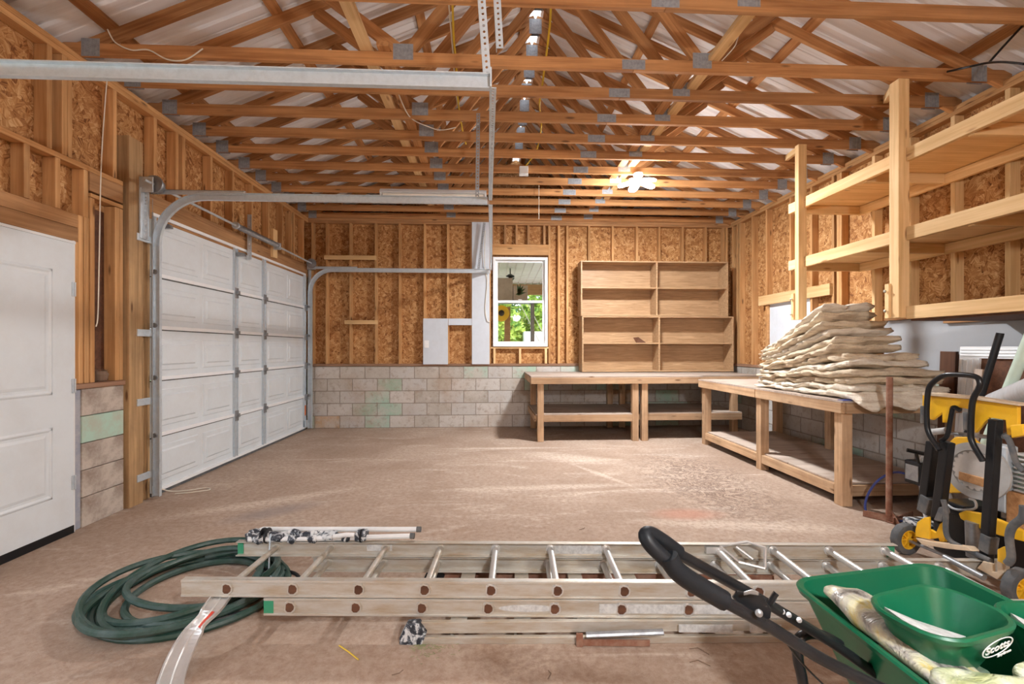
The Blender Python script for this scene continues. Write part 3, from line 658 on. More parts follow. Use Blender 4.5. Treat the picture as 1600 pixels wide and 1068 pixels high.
MB().lathe([(.05, 0), (.19, 0), (.19, .03), (.12, .04), (.12, .12), (.19, .13), (.19, .16), (.05, .16), (.05, 0)], Matrix.Translation((.25, 10.999, 2.15)) @ Matrix.Rotation(PI / 2, 4, 'X')).build('reel_drum', M['yellow'], rl, smooth=True)
MB().lathe([(.0, 0), (.07, 0), (.07, .05), (0, .05)], Matrix.Translation((.25, 10.81, 2.15)) @ Matrix.Rotation(PI / 2, 4, 'X')).build('reel_hub', M['black'], rl)
b = MB().box(1.05, 2.9, 14.2, 15.0, -.13, 1.84).build('storage_shed', M['vinyl'], label='white shed wall far outside, low in the window', cat='shed')
for nm, p, q, lab in (('guy_rope', at(818, 461, Y=12.6), at(862, 548, Y=14), 'pale rope slanting down outside the window, upper of two'), ('guy_rope', at(806, 461, Y=12.6), at(850, 548, Y=14), 'pale rope slanting down outside the window, lower of two')):
    MB().tube([p, q], .012).build(nm, M['white_wire'], label=lab, cat='rope', group='ropes outside the window')
def tree(x, y, h, r, mat, n, seed, label, trunk=True):
    rr = random.Random(seed); t = empty('garden_tree', (x, y, -.13), label, 'tree', 'trees beyond the porch')
    b = MB().tube([(x, y, -.13), (x + .1, y, h * .4), (x, y, h * .75)], [.07 * r, .05 * r, .02])
    for k in range(5):
        a = rr.uniform(0, 6.28); b.tube([(x, y, h * .4), (x + r * .6 * math.cos(a), y + r * .6 * math.sin(a), h * .7)], [.06, .02], 5)
    b.build('trunk', M['bark'], t) if trunk else None; b = MB()
    cl = [(rr.gauss(0, .45), rr.gauss(0, .45), rr.gauss(0, .4)) for _ in range(26)]
    for k in range(n):
        c = Vector(rr.choice(cl)); d = Vector((rr.gauss(0, 1), rr.gauss(0, 1), rr.gauss(0, 1))).normalized() * rr.uniform(.2, .42)
        p = Vector((x, y, h * .62)) + Vector(((c.x + d.x) * r, (c.y + d.y) * r, (c.z + d.z) * h * .42))
        if p.z < .1: continue
        s = rr.uniform(.06, .14); E = Euler((rr.uniform(0, 6.3), rr.uniform(0, 6.3), 0)).to_matrix().to_4x4(); E.translation = p
        b.add([(-s, 0, 0), (0, -s * .5, 0), (s, 0, .02), (0, s * .5, 0)], [(0, 1, 2, 3)], E)
    b.build('foliage', mat, t)
tree(2.3, 17.2, 3.9, 1.25, M['leaf'], 5200, 1, 'bright yellow-green tree at the right of the window')
tree(.1, 21.5, 4.8, 1.5, M['leaf_dark'], 4200, 2, 'dark green tree behind the porch post in the window')
tree(-1.2, 16.0, 3.0, .8, M['leaf_dark'], 2500, 5, 'dark green bushy tree at the left edge of the window')
tree(.62, 15.2, 2.3, .45, M['leaf'], 1500, 3, 'low bright shrub tree at the foot of the window view')
tree(4.6, 30, 7.5, 3.2, M['leaf_dark'], 4200, 4, 'large dark tree furthest beyond the porch')

# ================================================================== THINGS ON THE BACK WALL
MB().box(-.315, -.022, YB - .036, YB - .017, 1.05, 3.415).build('wall_board', M['board_white'], label='tall narrow white board standing against the back wall left of the window', cat='board', bevel=.002)
MB().box(-.705, -.318, YB - .036, YB - .017, 1.70, 1.81).build('wall_board', M['board_white'], label='short horizontal white board joining the two upright white boards', cat='board', bevel=.002)
sp = MB().box(-1.12, -.712, YB - .036, YB - .017, 1.05, 1.81).build('wall_board', M['board_white'], label='square white panel with a light switch on the back wall above the blocks', cat='board', bevel=.002)
ls = empty('light_switch', (-1.06, YB - .025, 1.38), 'small white light switch at the left edge of the square white panel', 'light switch')
MB().box(-1.10, -1.025, YB - .044, YB - .0365, 1.325, 1.445).build('switch_plate', M['vinyl'], ls, bevel=.002)
MB().box(-1.068, -1.057, YB - .056, YB - .044, 1.375, 1.40).build('toggle', M['vinyl'], ls)

def bookcase(z0, z1, x0, x1, xm, label):
    t = empty('bookcase', ((x0 + x1) / 2, 7.45, z0), label, 'bookcase', 'stacked bookcases on the workbench'); y0, y1 = 7.30, 7.60; m = M['laminate']
    for x in (x0, x1 - .022): MB().box(x, x + .022, y0, y1, z0, z1).build('side_panel', m, t, bevel=.0015)
    MB().box(xm - .011, xm + .011, y0 + .002, y1, z0 + .02, z1 - .02).build('divider', m, t)
    MB().box(x0 + .022, x1 - .022, y0, y1, z1 - .02, z1).build('top_panel', m, t, bevel=.0015)
    MB().box(x0 + .022, x1 - .022, y0, y1, z0, z0 + .02).build('bottom_panel', m, t, bevel=.0015)
    zm = (z0 + z1) / 2 + .01
    MB().box(x0 + .022, xm - .011, y0 + .003, y1, zm - .01, zm + .01).build('shelf', m, t, bevel=.0015)
    MB().box(xm + .011, x1 - .022, y0 + .003, y1, zm - .01, zm + .01).build('shelf', m, t, bevel=.0015)
    MB().box(x0 + .022, x1 - .022, y1 - .008, y1 - .002, z0 + .02, z1 - .02).build('back_panel', m, t); return t
bookcase(.935, 1.838, 1.475, 3.985, 2.745, 'lower oak laminate bookcase of four bays standing on the long workbench')
bookcase(1.842, 2.735, 1.455, 3.895, 2.705, 'upper oak laminate bookcase of four bays stacked on the lower bookcase')
b = MB().add([(2.40, 7.40, 1.395), (2.58, 7.42, 1.395), (2.47, 7.52, 1.50), (2.36, 7.45, 1.49), (2.40, 7.40, 1.399), (2.58, 7.42, 1.399), (2.47, 7.52, 1.504), (2.36, 7.45, 1.494)], [(0, 1, 2, 3), (4, 5, 6, 7), (0, 1, 5, 4), (1, 2, 6, 5), (2, 3, 7, 6), (3, 0, 4, 7)])
b.build('folded_card', M['darkwood'], label='small dark folded scrap on the middle shelf of the lower bookcase', cat='scrap')

# ---- long workbench under the bookcases
wb = empty('workbench', (2.1, 6.9, 0), 'long wooden workbench along the back wall carrying the bookcases', 'workbench')
bm_ = M['bench']
MB().box(.56, 3.02, 6.345, 7.60, .905, .925).build('worktop', M['greyply'], wb, bevel=.002)
MB().box(3.02, 3.93, 6.50, 7.60, .905, .925).build('worktop', M['greyply'], wb, bevel=.002)
lum('front_rail', (.56, 6.36, .86), (2.98, 6.36, .86), .088, .038, bm_, wb); lum('end_rail', (.58, 6.38, .86), (.58, 7.58, .86), .088, .038, bm_, wb)
lum('front_rail', (2.99, 6.52, .86), (3.93, 6.52, .86), .088, .038, bm_, wb)
for x, y in ((.70, 6.42), (2.055, 6.42), (2.19, 6.42), (3.60, 6.60), (.70, 7.52), (1.98, 7.52), (2.19, 7.52), (3.60, 7.52)): lum('leg', (x, y, 0), (x, y, .905 if y > 7 else .86), .088, .088, bm_, wb, up=(1, 0, 0))
for x0, x1, ya in ((.63, 2.10, 6.42), (2.15, 3.66, 6.5)):
    MB().box(x0, x1, ya - .02, 7.56, .372, .388).build('lower_shelf', M['greyply'], wb)
    lum('shelf_rail', (x0 + .1, ya - .01, .325), (x1, ya - .01, .325), .095, .038, bm_, wb)
    lum('shelf_rail', (x0, ya, .325), (x0, 7.5, .325), .088, .038, bm_, wb)
# ---- side workbench
wb2 = empty('workbench', (3.5, 4.9, 0), 'wooden side workbench along the right wall under the insulation pile', 'workbench')
MB().box(2.88, 4.09, 3.60, 6.20, .87, .888).build('worktop', M['greyply'], wb2, bevel=.002)
MB().box(2.88, 3.0, 3.60, 6.20, .888, .8885).build('worktop_edge', M['greyply'], wb2)
lum('side_rail', (2.90, 3.62, .825), (2.90, 4.84, .825), .09, .038, bm_, wb2); lum('side_rail', (2.90, 4.85, .825), (2.90, 6.20, .825), .09, .038, bm_, wb2)
lum('end_rail', (2.92, 3.62, .825), (4.08, 3.62, .825), .088, .038, bm_, wb2); lum('end_rail', (2.92, 6.18, .825), (4.08, 6.18, .825), .088, .038, bm_, wb2)
for x, y in ((2.965, 3.70), (2.965, 4.84), (2.965, 6.13), (3.95, 3.70), (3.85, 4.98), (3.95, 6.10)): lum('leg', (x, y, 0), (x, y, .87), .09, .09, bm_, wb2, up=(1, 0, 0))
for y0, y1 in ((3.75, 4.79), (4.89, 6.08)): lum('shelf_rail', (2.94, y0, .12), (2.94, y1, .12), .088, .038, bm_, wb2)
lum('shelf_rail', (3.01, 3.70, .12), (3.90, 3.70, .12), .088, .038, bm_, wb2); lum('shelf_rail', (3.92, 3.75, .12), (3.92, 6.05, .12), .088, .038, bm_, wb2)
MB().box(2.96, 3.90, 3.73, 6.08, .165, .180).build('lower_shelf', M['greyply'], wb2, bevel=.002)
MB().box(2.885, 3.75, 3.588, 3.66, .8885, .893).build('blue_tarp', M['blue'], label='thin blue tarp edge under the insulation pile on the side bench', cat='tarp')

# ---- hanging storage rack on the right
hr = empty('hanging_shelf_rack', (3.6, 4, 1.55), 'pale two-level hanging shelf rack on the right wall hung from the roof trusses', 'shelf rack')
fr = M['fresh']
for y, z0 in ((3.50, 1.56), (4.66, 1.62), (2.0, 1.56)):
    lum('post', (3.27, y, z0), (3.27, y, 3.455 if y < 4 else 3.46), .089, .089 if y < 4 else .06, fr, hr, up=(1, 0, 0))
    lum('post_cleat', (3.235, y + .05, z0 + .0), (3.235, y + .05, z0 + .28), .05, .04, fr, hr, up=(1, 0, 0))
    b = MB()
    for z in (z0 + .06, z0 + .22): b.lathe([(0, 0), (.012, 0), (.012, .008), (.006, .012), (0, .012)], Matrix.Translation((3.20, y + .05, z)) @ Matrix.Rotation(-PI / 2, 4, 'Y'), 10)
    b.build('bolt', M['brass'], hr)
lum('knee_brace', (3.25, 3.53, 3.42), at(1383, 157, Y=3.87), .06, .038, fr, hr); lum('knee_brace', (3.25, 4.69, 3.42), at(1229, 247, Y=5.08), .06, .038, fr, hr)
for z, y1 in ((2.85, 4.88), (2.225, 4.88)):
    lum('shelf_front_rail', (3.30, 1.2, z), (3.30, 3.45, z), .105, .038, fr, hr); lum('shelf_front_rail', (3.30, 3.55, z), (3.30, y1, z), .105, .038, fr, hr)
    MB().box(3.32, 4.09, 1.2, 4.86, z + .03, z + .045).build('shelf_board', M['fresh'], hr)
    lum('shelf_back_rail', (4.07, 1.2, z - .02), (4.07, 4.86, z - .02), .09, .038, fr, hr)
    for y in (1.25, 2.2, 3.0, 3.9, 4.84): lum('shelf_joist', (3.32, y, z - .015), (4.05, y, z - .015), .088, .038, fr, hr)
lum('bottom_rail', (3.30, 1.2, 1.60), (3.30, 3.45, 1.60), .10, .038, fr, hr); lum('bottom_ledger', (4.07, 1.2, 1.585), (4.07, 3.9, 1.585), .088, .038, M['header'], hr)
MB().box(3.32, 4.08, 1.2, 3.45, 1.535, 1.55).build('shelf_board', M['darkwood'], hr)
MB().tube(smooth_path([(3.33, 4.7, 2.285), (3.335, 4.0, 2.287), (3.33, 3.6, 2.285), (3.335, 3.4, 2.287)]), .005).build('twine', M['blue'], label='blue cord lying along the lower rack shelf edge', cat='cord', smooth=True)
MB().lathe([(0, 0), (.10, 0), (.12, .02), (.12, .03), (.09, .02), (0, .02)], Matrix.Translation((3.62, 3.0, 2.272)), 20).build('white_lid', M['vinyl'], label='white round lid lying on the lower shelf of the hanging rack', cat='lid', smooth=True)

# ---- insulation batts
def batt(i, y0, y1, x0, x1, zf, zn, th_f, th_n, mat, label, seed, droop=0, sag=0.0):
    nx, ny = 20, 64; rr = random.Random(seed); off = Vector((seed * 3.7, seed * 1.3, 0)); vs = []; 
    for side in (0, 1):
        for a in range(ny + 1):
            s = a / ny; y = y0 + (y1 - y0) * s
            for c in range(nx + 1):
                q = c / nx; x = x0 + (x1 - x0) * q
                zc = zf + (zn - zf) * (s ** 1.15) + sag * math.sin(PI * s)
                th = th_f + (th_n - th_f) * s
                e = min(1, min(s, 1 - s) * 26, min(q, 1 - q) * 16) ** .5          # rounded rim
                e = max(e, .62)
                nz = noise.noise(Vector((x * 3, y * 4, i * 1.1)) ) * .03 + noise.noise(Vector((x * 10, y * 13, i * 5 + side * 3)) + off) * .016
                wx = noise.noise(Vector((y * 5, i * 2.3, side)) + off) * .035 + noise.noise(Vector((y * 17, i * 2.3, side * .3)) + off) * .022
                wy = noise.noise(Vector((x * 9, i * 1.7, 4 + side)) + off) * .03
                z = zc + nz + (th * .5 * e) * (1 if side else -1)
                over = droop and y < 3.575
                if over: z -= droop * min(1, (3.575 - y) / .06) * (.7 + .3 * math.sin(x * 21))
                rf = (1 - s) ** 6 * .10 * abs(q - .5) * 2
                vs.append((x + wx * (1 if q < .5 else -1) + (0), y + wy * (1 if s > .5 else .3) - rf * .6, max(z, .894 + (0 if side == 0 else .012)) if not over else z))
    N = (nx + 1) * (ny + 1); fs = []
    for a in range(ny):
        for c in range(nx):
            k = a * (nx + 1) + c; fs += [(k, k + nx + 1, k + nx + 2, k + 1), (N + k, N + k + 1, N + k + nx + 2, N + k + nx + 1)]
    per = [a * (nx + 1) for a in range(ny)] + [ny * (nx + 1) + c for c in range(nx)] + [a * (nx + 1) + nx for a in range(ny, 0, -1)] + [c for c in range(nx, 0, -1)]
    cen = Vector(((x0 + x1) / 2, (y0 + y1) / 2, 0)); LV = 5; base = len(vs); m = len(per)
    for lv in range(1, LV):
        for k in per:
            p0 = Vector(vs[k]); p1 = Vector(vs[N + k]); p = p0.lerp(p1, lv / LV)
            out = Vector((p.x - cen.x, (p.y - cen.y) * .35, 0)).normalized(); bulge = math.sin(PI * lv / LV) * .012
            o_ = noise.noise(Vector((p.x * 14, p.y * 14, lv * 7.7 + i * 3.1))) * .020 + noise.noise(Vector((p.x * 45, p.y * 45, lv * 3.3 + i))) * .012
            q = p + out * (bulge + o_); q.z = max(q.z + noise.noise(Vector((p.x * 20, p.y * 20, lv + i * 9))) * .006, .892) if not (droop and p.y < 3.6) else q.z
            vs.append(tuple(q))
    def lid(lv, j): return per[j] if lv == 0 else N + per[j] if lv == LV else base + (lv - 1) * m + j
    for lv in range(LV):
        for j in range(m):
            j2 = (j + 1) % m; fs.append((lid(lv, j), lid(lv, j2), lid(lv + 1, j2), lid(lv + 1, j)))
    return MB().add(vs, fs).build('insulation_batt', mat, label=label, cat='insulation batt', group='insulation batts piled on the side bench', smooth=2)
names = ['bottom insulation batt of the pile, drooping over the bench end', 'second insulation batt from the bottom of the pile on the bench', 'third insulation batt from the bottom of the pile on the bench', 'fourth insulation batt from the bottom of the pile on the bench', 'fifth insulation batt from the bottom of the pile on the bench', 'sixth insulation batt from the bottom of the pile on the bench', 'sixth insulation batt from the top of the pile on the bench', 'fifth insulation batt from the top of the pile on the bench', 'fourth insulation batt from the top of the pile on the bench', 'third insulation batt from the top of the pile on the bench', 'second insulation batt from the top, under the topmost one', 'topmost pale insulation batt of the pile, its end tilted up']
NB = 12
ends = [3.49, 3.58, 3.62, 3.60, 3.66, 3.72, 3.84, 3.82, 3.90, 3.93, 4.00, 3.98]
zns = [.925, .985, 1.05, 1.115, 1.19, 1.255, 1.335, 1.40, 1.48, 1.545, 1.63, 1.70]
for i in range(NB):
    bt = batt(i, 4.98 - .004 * i, ends[i], 2.96 + .015 * (i % 3), (3.80, 3.78, 3.74, 3.76, 3.66, 3.64, 3.60, 3.58, 3.56, 3.54, 3.50, 3.48)[i], .912 + .034 * i, zns[i], .042, .074, M['wool_pale'] if i in (0, 1, 4, 8, 11) else M['wool'], 'tan ' + names[i] if i not in (0, 1, 4, 8, 11) else 'cream ' + names[i], 11 + i, droop=.08 if i == 0 else 0, sag=-.012 * (i > 5))
    if i in (3, 5, 7, 9, 10):
        z = zns[i] - .045
        MB().box(3.10, 3.74 - .032 * i, ends[i] + .05, ends[i] + .35, z, z + .006).build('paper_facing', M['paperface'], bt)

for k, (px, py, sx) in enumerate(((1425, 603, .07), (1395, 612, .06), (1443, 616, .05))):
    p = at(px, py, Y=3.66); vs = []; nu, nv = 18, 10
    for j in range(nv + 1):
        ph = -PI / 2 + PI * j / nv
        for i in range(nu):
            q = Vector((sx * math.cos(ph) * math.cos(2 * PI * i / nu), .05 * math.cos(ph) * math.sin(2 * PI * i / nu), .026 * math.sin(ph)))
            vs.append(p + q * (1 + .9 * noise.noise(q * 30 + Vector((k * 5, 0, 0)))))
    MB().add(vs, [(j * nu + i, j * nu + (i + 1) % nu, (j + 1) * nu + (i + 1) % nu, (j + 1) * nu + i) for j in range(nv) for i in range(nu)]).build('insulation_scrap', M['wool_pale'], smooth=2, label=('torn cream insulation scrap at the right end of the pile, upper', 'torn cream insulation scrap low at the right end of the pile, behind the rusty post', 'small cream insulation scrap furthest right at the foot of the pile')[k], cat='insulation scrap', group='torn scraps at the pile end')
# bird nest in the wall niche
rr = random.Random(5); b = MB(); nc = Vector((XL - .045, 3.69, 1.065))
for k in range(230):
    a = rr.uniform(0, 2 * PI); ra = rr.uniform(.03, .062); z = rr.uniform(0, .085) ; da = rr.uniform(.5, 1.3)
    p = [nc + Vector((ra * .8 * math.cos(a + t * da), ra * math.sin(a + t * da), z + rr.uniform(-.008, .012))) for t in (0, .5, 1)]
    b.tube(p, .0012, 4)
b.lathe([(0, .004), (.045, .006), (.055, .05), (.04, .075), (.03, .05), (0, .03)], Matrix.Translation(nc), 16)
b.build('bird_nest', M['bark'], label='small dark bird nest of twigs on the sill of the wall niche', cat='bird nest')

# ================================================================== GARAGE DOOR HARDWARE
prof_c = [(-.033, -.012), (-.033, .012), (-.028, .012), (-.028, -.007), (.028, -.007), (.028, .012), (.033, .012), (.033, -.012)]
def track(y, zt, x_end, r, label, vertical=True, xv=-2.93, wide=1.0, name='door_track', tilt=0.0):
    t = empty(name, (xv, y, 0 if vertical else zt), label, 'door track', 'garage door tracks')
    pts = []; ups = []
    if vertical:
        pts += [(xv, y, .02), (xv, y, zt - r)]; ups += [(1, 0, 0), (1, 0, 0)]
        for k in range(1, 13):
            a = PI / 2 * k / 12
            pts.append((xv + r - r * math.cos(a), y, zt - r + r * math.sin(a))); ups.append((math.cos(a), 0, -math.sin(a)))
    else: pts.append((xv, y, zt)); ups.append((0, 0, -1))
    pts.append((x_end, y, zt + tilt)); ups.append((0, 0, -1))
    MB().sweep([(-b * 1.2, a * wide) for a, b in prof_c], pts, ups).build('track_rail', M['galv'], t)
    if not vertical: return t
    xa = xv - .05
    b = MB().box(xa, x_end if not vertical else xv + .75, y - .003, y + .003, zt + .015, zt + .055 + (0 if vertical else .0))
    b.box(xa, x_end if not vertical else xv + .75, y - .003, y + .03, zt + .052, zt + .056); b.build('stiffening_angle', M['galv'], t)
    return t
t1 = track(4.135, 2.655, -.03, .42, 'galvanised near track of the white garage door, curving into the room')
t2 = track(7.53, 2.59, -.01, .36, 'galvanised far track of the white garage door beside the back wall')
t3 = track(2.17, 2.587, 0.0, .4, 'long galvanised overhead track nearest the camera, crossing the view', vertical=False, xv=-3.0, wide=1.1)
MB().box(-.004, .004, 2.14, 2.21, 2.55, 2.64).build('end_plate', M['galv'], t3)
for t, y, s in ((t1, 4.135, -1), (t2, 7.53, 1)):
    MB().box(XL + .001, XL + .05, y + s * .10 - .012, y + s * .10, 2.25, 2.68).box(XL + .03, XL + .045, y + s * .10 - .05, y + s * .10 + .05, 2.25, 2.68).build('flag_bracket', M['galv'], t, bevel=.002)
    for z in (.22, .86, 1.45, 2.26):
        if s < 0: MB().box(-2.975, -2.965, y - .17, y - .02, z - .03, z + .03).box(-2.99, -2.955, y - .03, y - .025, z - .03, z + .03).build('jamb_bracket', M['galv'], t, bevel=.002)
# perforated angle strips
def hole_strip(b, p0, p1, wd, side, pitch=.028, r=.007, th=.0018):
    """flat strip with real round holes; side = direction of the width"""
    p0 = Vector(p0); p1 = Vector(p1); x = (p1 - p0).normalized(); sd = Vector(side); sd = (sd - x * sd.dot(x)).normalized(); nn = x.cross(sd)
    n = max(1, int((p1 - p0).length / pitch)); L = (p1 - p0).length / n
    for i in range(n):
        c = p0 + x * (i + .5) * L
        outer = [(-L / 2, -wd / 2), (0, -wd / 2), (L / 2, -wd / 2), (L / 2, 0), (L / 2, wd / 2), (0, wd / 2), (-L / 2, wd / 2), (-L / 2, 0)]
        vs = []
        for k in (-1, 1):
            for (a, w_) in outer: vs.append(c + x * a + sd * w_ + nn * th * k)
            for j in range(8):
                an = -3 * PI / 4 + j * PI / 4; vs.append(c + x * r * math.cos(an) + sd * r * math.sin(an) + nn * th * k)
        fs = []
        for j in range(8):
            j2 = (j + 1) % 8
            fs += [(j, j2, 8 + j2, 8 + j), (16 + j, 24 + j, 24 + j2, 16 + j2), (8 + j, 8 + j2, 24 + j2, 24 + j), (j, 16 + j, 16 + j2, j2)]
        b.add(vs, fs)
    return b
def perf_angle(name, p0, p1, label, par=None, s1=(1, 0, 0), s2=(0, 1, 0), wd=.032, mat='galv'):
    b = MB(); s1 = Vector(s1); s2 = Vector(s2); hole_strip(b, Vector(p0) + s1 * wd / 2, Vector(p1) + s1 * wd / 2, wd, s1); hole_strip(b, Vector(p0) + s2 * wd / 2, Vector(p1) + s2 * wd / 2, wd, s2)
    if par is not None: return b.build(name, M[mat], par)
    return b.build(name, M[mat], label=label, cat='perforated angle', group='perforated steel angles')
perf_angle('perforated_angle', (-.035, 2.19, 2.625), (-.095, 2.19, 3.45), 'perforated steel angle hanging the nearest overhead track from the trusses', s1=(1, 0, 0), s2=(0, 1, 0), wd=.036)
perf_angle('perforated_angle', (.03, 2.40, 2.90), (.0, 2.40, 3.46), 'short perforated steel angle beside the hanger of the nearest track', wd=.036)
perf_angle('perforated_angle', (-.005, 2.24, 2.60), (-.02, 4.13, 2.66), 'long perforated steel angle tying the nearest track end to the middle track', s1=(1, 0, 0), s2=(0, 0, 1), wd=.032)
perf_angle('perforated_angle', (-.02, 4.17, 2.63), (-.012, 7.50, 2.60), 'long perforated steel angle tying the middle and far door tracks together', s1=(1, 0, 0), s2=(0, 0, 1), wd=.036)
perf_angle('perforated_angle', (-.14, 4.16, 2.69), (-.13, 4.16, 3.46), 'perforated steel angle hanging the middle door track from the trusses', mat='galv_dark')
perf_angle('perforated_angle', (-.22, 7.50, 2.62), (-.12, 7.50, 3.38), 'dark perforated steel angle hanging the far track beside the white board', mat='galv_dark', s2=(0, -1, 0))
perf_angle('perforated_angle', (-2.97, 5.70, 2.40), (-2.97, 5.70, 2.95), 'pale perforated strip upright on the garage door header', s1=(0, 1, 0), s2=(1, 0, 0), wd=.05)
perf_angle('perforated_angle', (-2.955, 4.02, 2.76), (-2.955, 4.02, 2.25), 'perforated steel angle on the treated post at the door corner', s1=(0, 1, 0), s2=(1, 0, 0))
# torsion shaft
ts = empty('torsion_spring_shaft', (-2.88, 5.8, 2.73), 'steel torsion shaft with spring and drums above the garage door', 'torsion shaft')
MB().tube([(-2.88, 3.92, 2.72), (-2.88, 7.60, 2.68)], .0125, 12).build('shaft', M['galv'], ts, smooth=True)
def yl(y, z): return Matrix.Translation((-2.88, y, z)) @ Matrix.Rotation(-PI / 2, 4, 'X')
drum = [(0, 0), (.075, 0), (.078, .015), (.06, .02), (.055, .07), (.03, .075), (.03, .10), (0, .10)]
MB().lathe(drum, yl(4.02, 2.72)).build('cable_drum', M['galv_dark'], ts, smooth=True); MB().lathe(drum, yl(7.44, 2.68)).build('cable_drum', M['galv_dark'], ts, smooth=True)
sp_ = []; 
for i in range(46 * 10 + 1): a = i / 10 * 2 * PI; sp_.append((-2.88 + .028 * math.cos(a), 5.30 + i / 460 * .95, 2.704 + .028 * math.sin(a)))
MB().tube(sp_, .008, 5).build('torsion_spring', M['galv_dark'], ts, smooth=True)
for y in (5.27, 6.27): MB().lathe([(.013, 0), (.04, 0), (.04, .02), (.03, .03), (.03, .05), (.013, .05)], yl(y, 2.705)).build('spring_cone', M['galv'], ts, smooth=True)
MB().box(XL + .002, -2.86, 3.99, 4.0, 2.64, 2.77).box(XL + .002, XL + .012, 3.93, 4.06, 2.62, 2.79).build('end_bearing_plate', M['galv'], ts, bevel=.002)
MB().box(XL + .002, -2.86, 7.57, 7.58, 2.60, 2.74).build('end_bearing_plate', M['galv'], ts, bevel=.002)
lum('mounting_block', (XL + .022, 6.40, 2.56), (XL + .022, 6.40, 2.95), .12, .04, M['fresh'], ts, up=(0, 1, 0))
MB().box(XL + .042, -2.86, 6.34, 6.35, 2.66, 2.75).build('centre_bracket', M['galv'], ts)
for y, s in ((4.12, 1), (7.50, 1)): MB().tube([(-2.94, y - .02, .12), (-2.94, y - .02, 2.62)], .002, 5).build('lift_cable', M['galv_dark'], ts)

# ---- lights
def led_lamp(p, label, pw, down=False):
    x, y, z = p; t = empty('ceiling_lamp', (x, y, z), label, 'ceiling lamp')
    MB().lathe([(0, 0), (.055, 0), (.06, -.02), (.05, -.045), (.025, -.05), (0, -.05)], Matrix.Translation((x, y, z))).build('lamp_holder', M['vinyl'], t, smooth=True)
    MB().lathe([(0, 0), (.02, 0), (.035, -.02), (.035, -.04), (0, -.04)], Matrix.Translation((x, y, z - .05))).build('lamp_hub', M['vinyl'], t, smooth=True)
    for k in range(5):
        A = Matrix.Translation((x, y, z - .10)) @ Matrix.Rotation(k * 2 * PI / 5 + .35, 4, 'Z') @ Matrix.Rotation(.22, 4, 'Y')
        poly = [(.04 + .0, -.03), (.07, -.055)] + [(.19 + .055 * math.cos(a), .055 * math.sin(a)) for a in [(-PI / 2 + j * PI / 8) for j in range(9)]] + [(.07, .055), (.04, .03)]
        MB().prism(poly, .02, A).build('led_paddle', M['led'], t, bevel=.003)
    for kind, e in (('AREA', pw * (.36 if down else .0)), ('POINT', pw * (.34 if down else 1))):
        if e == 0: continue
        ld = bpy.data.lights.new('lamp_light', kind); ld.energy = e; ld.color = (.97, .985, 1.0)
        if kind == 'AREA': ld.shape = 'DISK'; ld.size = .34
        else: ld.shadow_soft_size = .12
        lo = bpy.data.objects.new('lamp_light', ld); put(lo, t, Matrix.Translation((x, y, z - .17)))
    return t
MB().tube([(.9, -.7, 2.55), (.9, -.7, 4.9)], .006).build('fill_lamp_cord', M['black'], label='black cord of the added fill lamp behind the camera', cat='cord')  # unseen cord that carries the added fill lamp
pl = at(997, 271, Z=3.455)
led_lamp((pl.x, pl.y, 3.458), 'lit five-paddle LED ceiling lamp hanging under the trusses near the bookcases', LAMP_W, True)
led_lamp((.9, -.7, 2.55), 'added unseen fill lamp hanging on a cord behind the camera', FILL_LAMP_W)  # unseen lamp added to brighten the roof and the room
fx = empty('fluorescent_fixture', (-.77, 6.17, 3.36), 'long unlit white fluorescent fixture hanging left of the track hangers', 'fluorescent light')
MB().prism([(-.075, 0), (.075, 0), (.055, .03), (.02, .06), (-.02, .06), (-.055, .03)], 1.42, Matrix.Translation((-1.48, 6.19, 3.395)) @ Matrix(((0, 0, 1, 0), (1, 0, 0, 0), (0, 1, 0, 0), (0, 0, 0, 1)))).build('housing', M['vinyl'], fx)
for dy in (-.035, .035): MB().tube([(-1.44, 6.19 + dy, 3.375), (-.10, 6.19 + dy, 3.375)], .017, 12).build('fluorescent_tube', M['tube_off'], fx, smooth=True)
for x in (-1.47, -.075): MB().box(x - .008, x + .008, 6.13, 6.25, 3.35, 3.397).build('tube_socket', M['vinyl'], fx)
for x in (-1.33, -.2): MB().tube([(x, 6.19, 3.45), (x, 6.19, 3.52)], .0025, 5).build('hanging_wire', M['galv_dark'], fx)
jb = at(820, 262, Y=5.33)
MB().box(jb.x - .055, jb.x + .055, 5.505, 5.528, 3.41, 3.52).box(jb.x - .05, jb.x + .05, 5.46, 5.505, 3.42, 3.51).build('junction_box', M['vinyl'], label='white junction box on a truss chord near the ridge line', cat='junction box', bevel=.003)
def wire(pts, r, mat, label, k=8): return MB().tube(smooth_path(pts, k), r, 6).build('cable', M[mat], label=label, cat='cable', smooth=True, group='loose cables in the roof')
wire([at(707, 2, Z=3.64), at(709, 60, Z=3.62), at(713, 100, Z=3.60), at(714, 140, Z=3.60), at(718, 175, Z=3.60), at(722, 200, Z=3.60), at(728, 225, Z=3.60)], .008, 'yellow_wire', 'yellow cable looping down through the trusses left of the ridge')
wire([at(701, 2, Z=3.66), at(705, 50, Z=3.64), at(708, 85, Z=3.62), at(711, 130, Z=3.62), at(715, 165, Z=3.62)], .006, 'white_wire', 'white cable beside the yellow cable left of the ridge')
wire([at(861, 2, Z=3.66), at(859, 40, Z=3.63), at(853, 90, Z=3.60), at(847, 135, Z=3.59), at(843, 165, Z=3.59), at(846, 195, Z=3.59), at(838, 235, Z=3.58), Vector((jb.x + .02, 5.48, 3.515))], .008, 'yellow_wire', 'yellow cable running down the ridge line to the junction box')
wire([at(168, 46, Y=3.44), at(180, 66, Y=3.44), at(205, 78, Y=3.44), at(232, 78, Y=3.43), at(262, 93, Y=3.43), at(290, 93, Y=3.43), at(317, 76, Y=3.44)], .005, 'white_wire', 'white cable looped on the left end of the nearer truss chord')
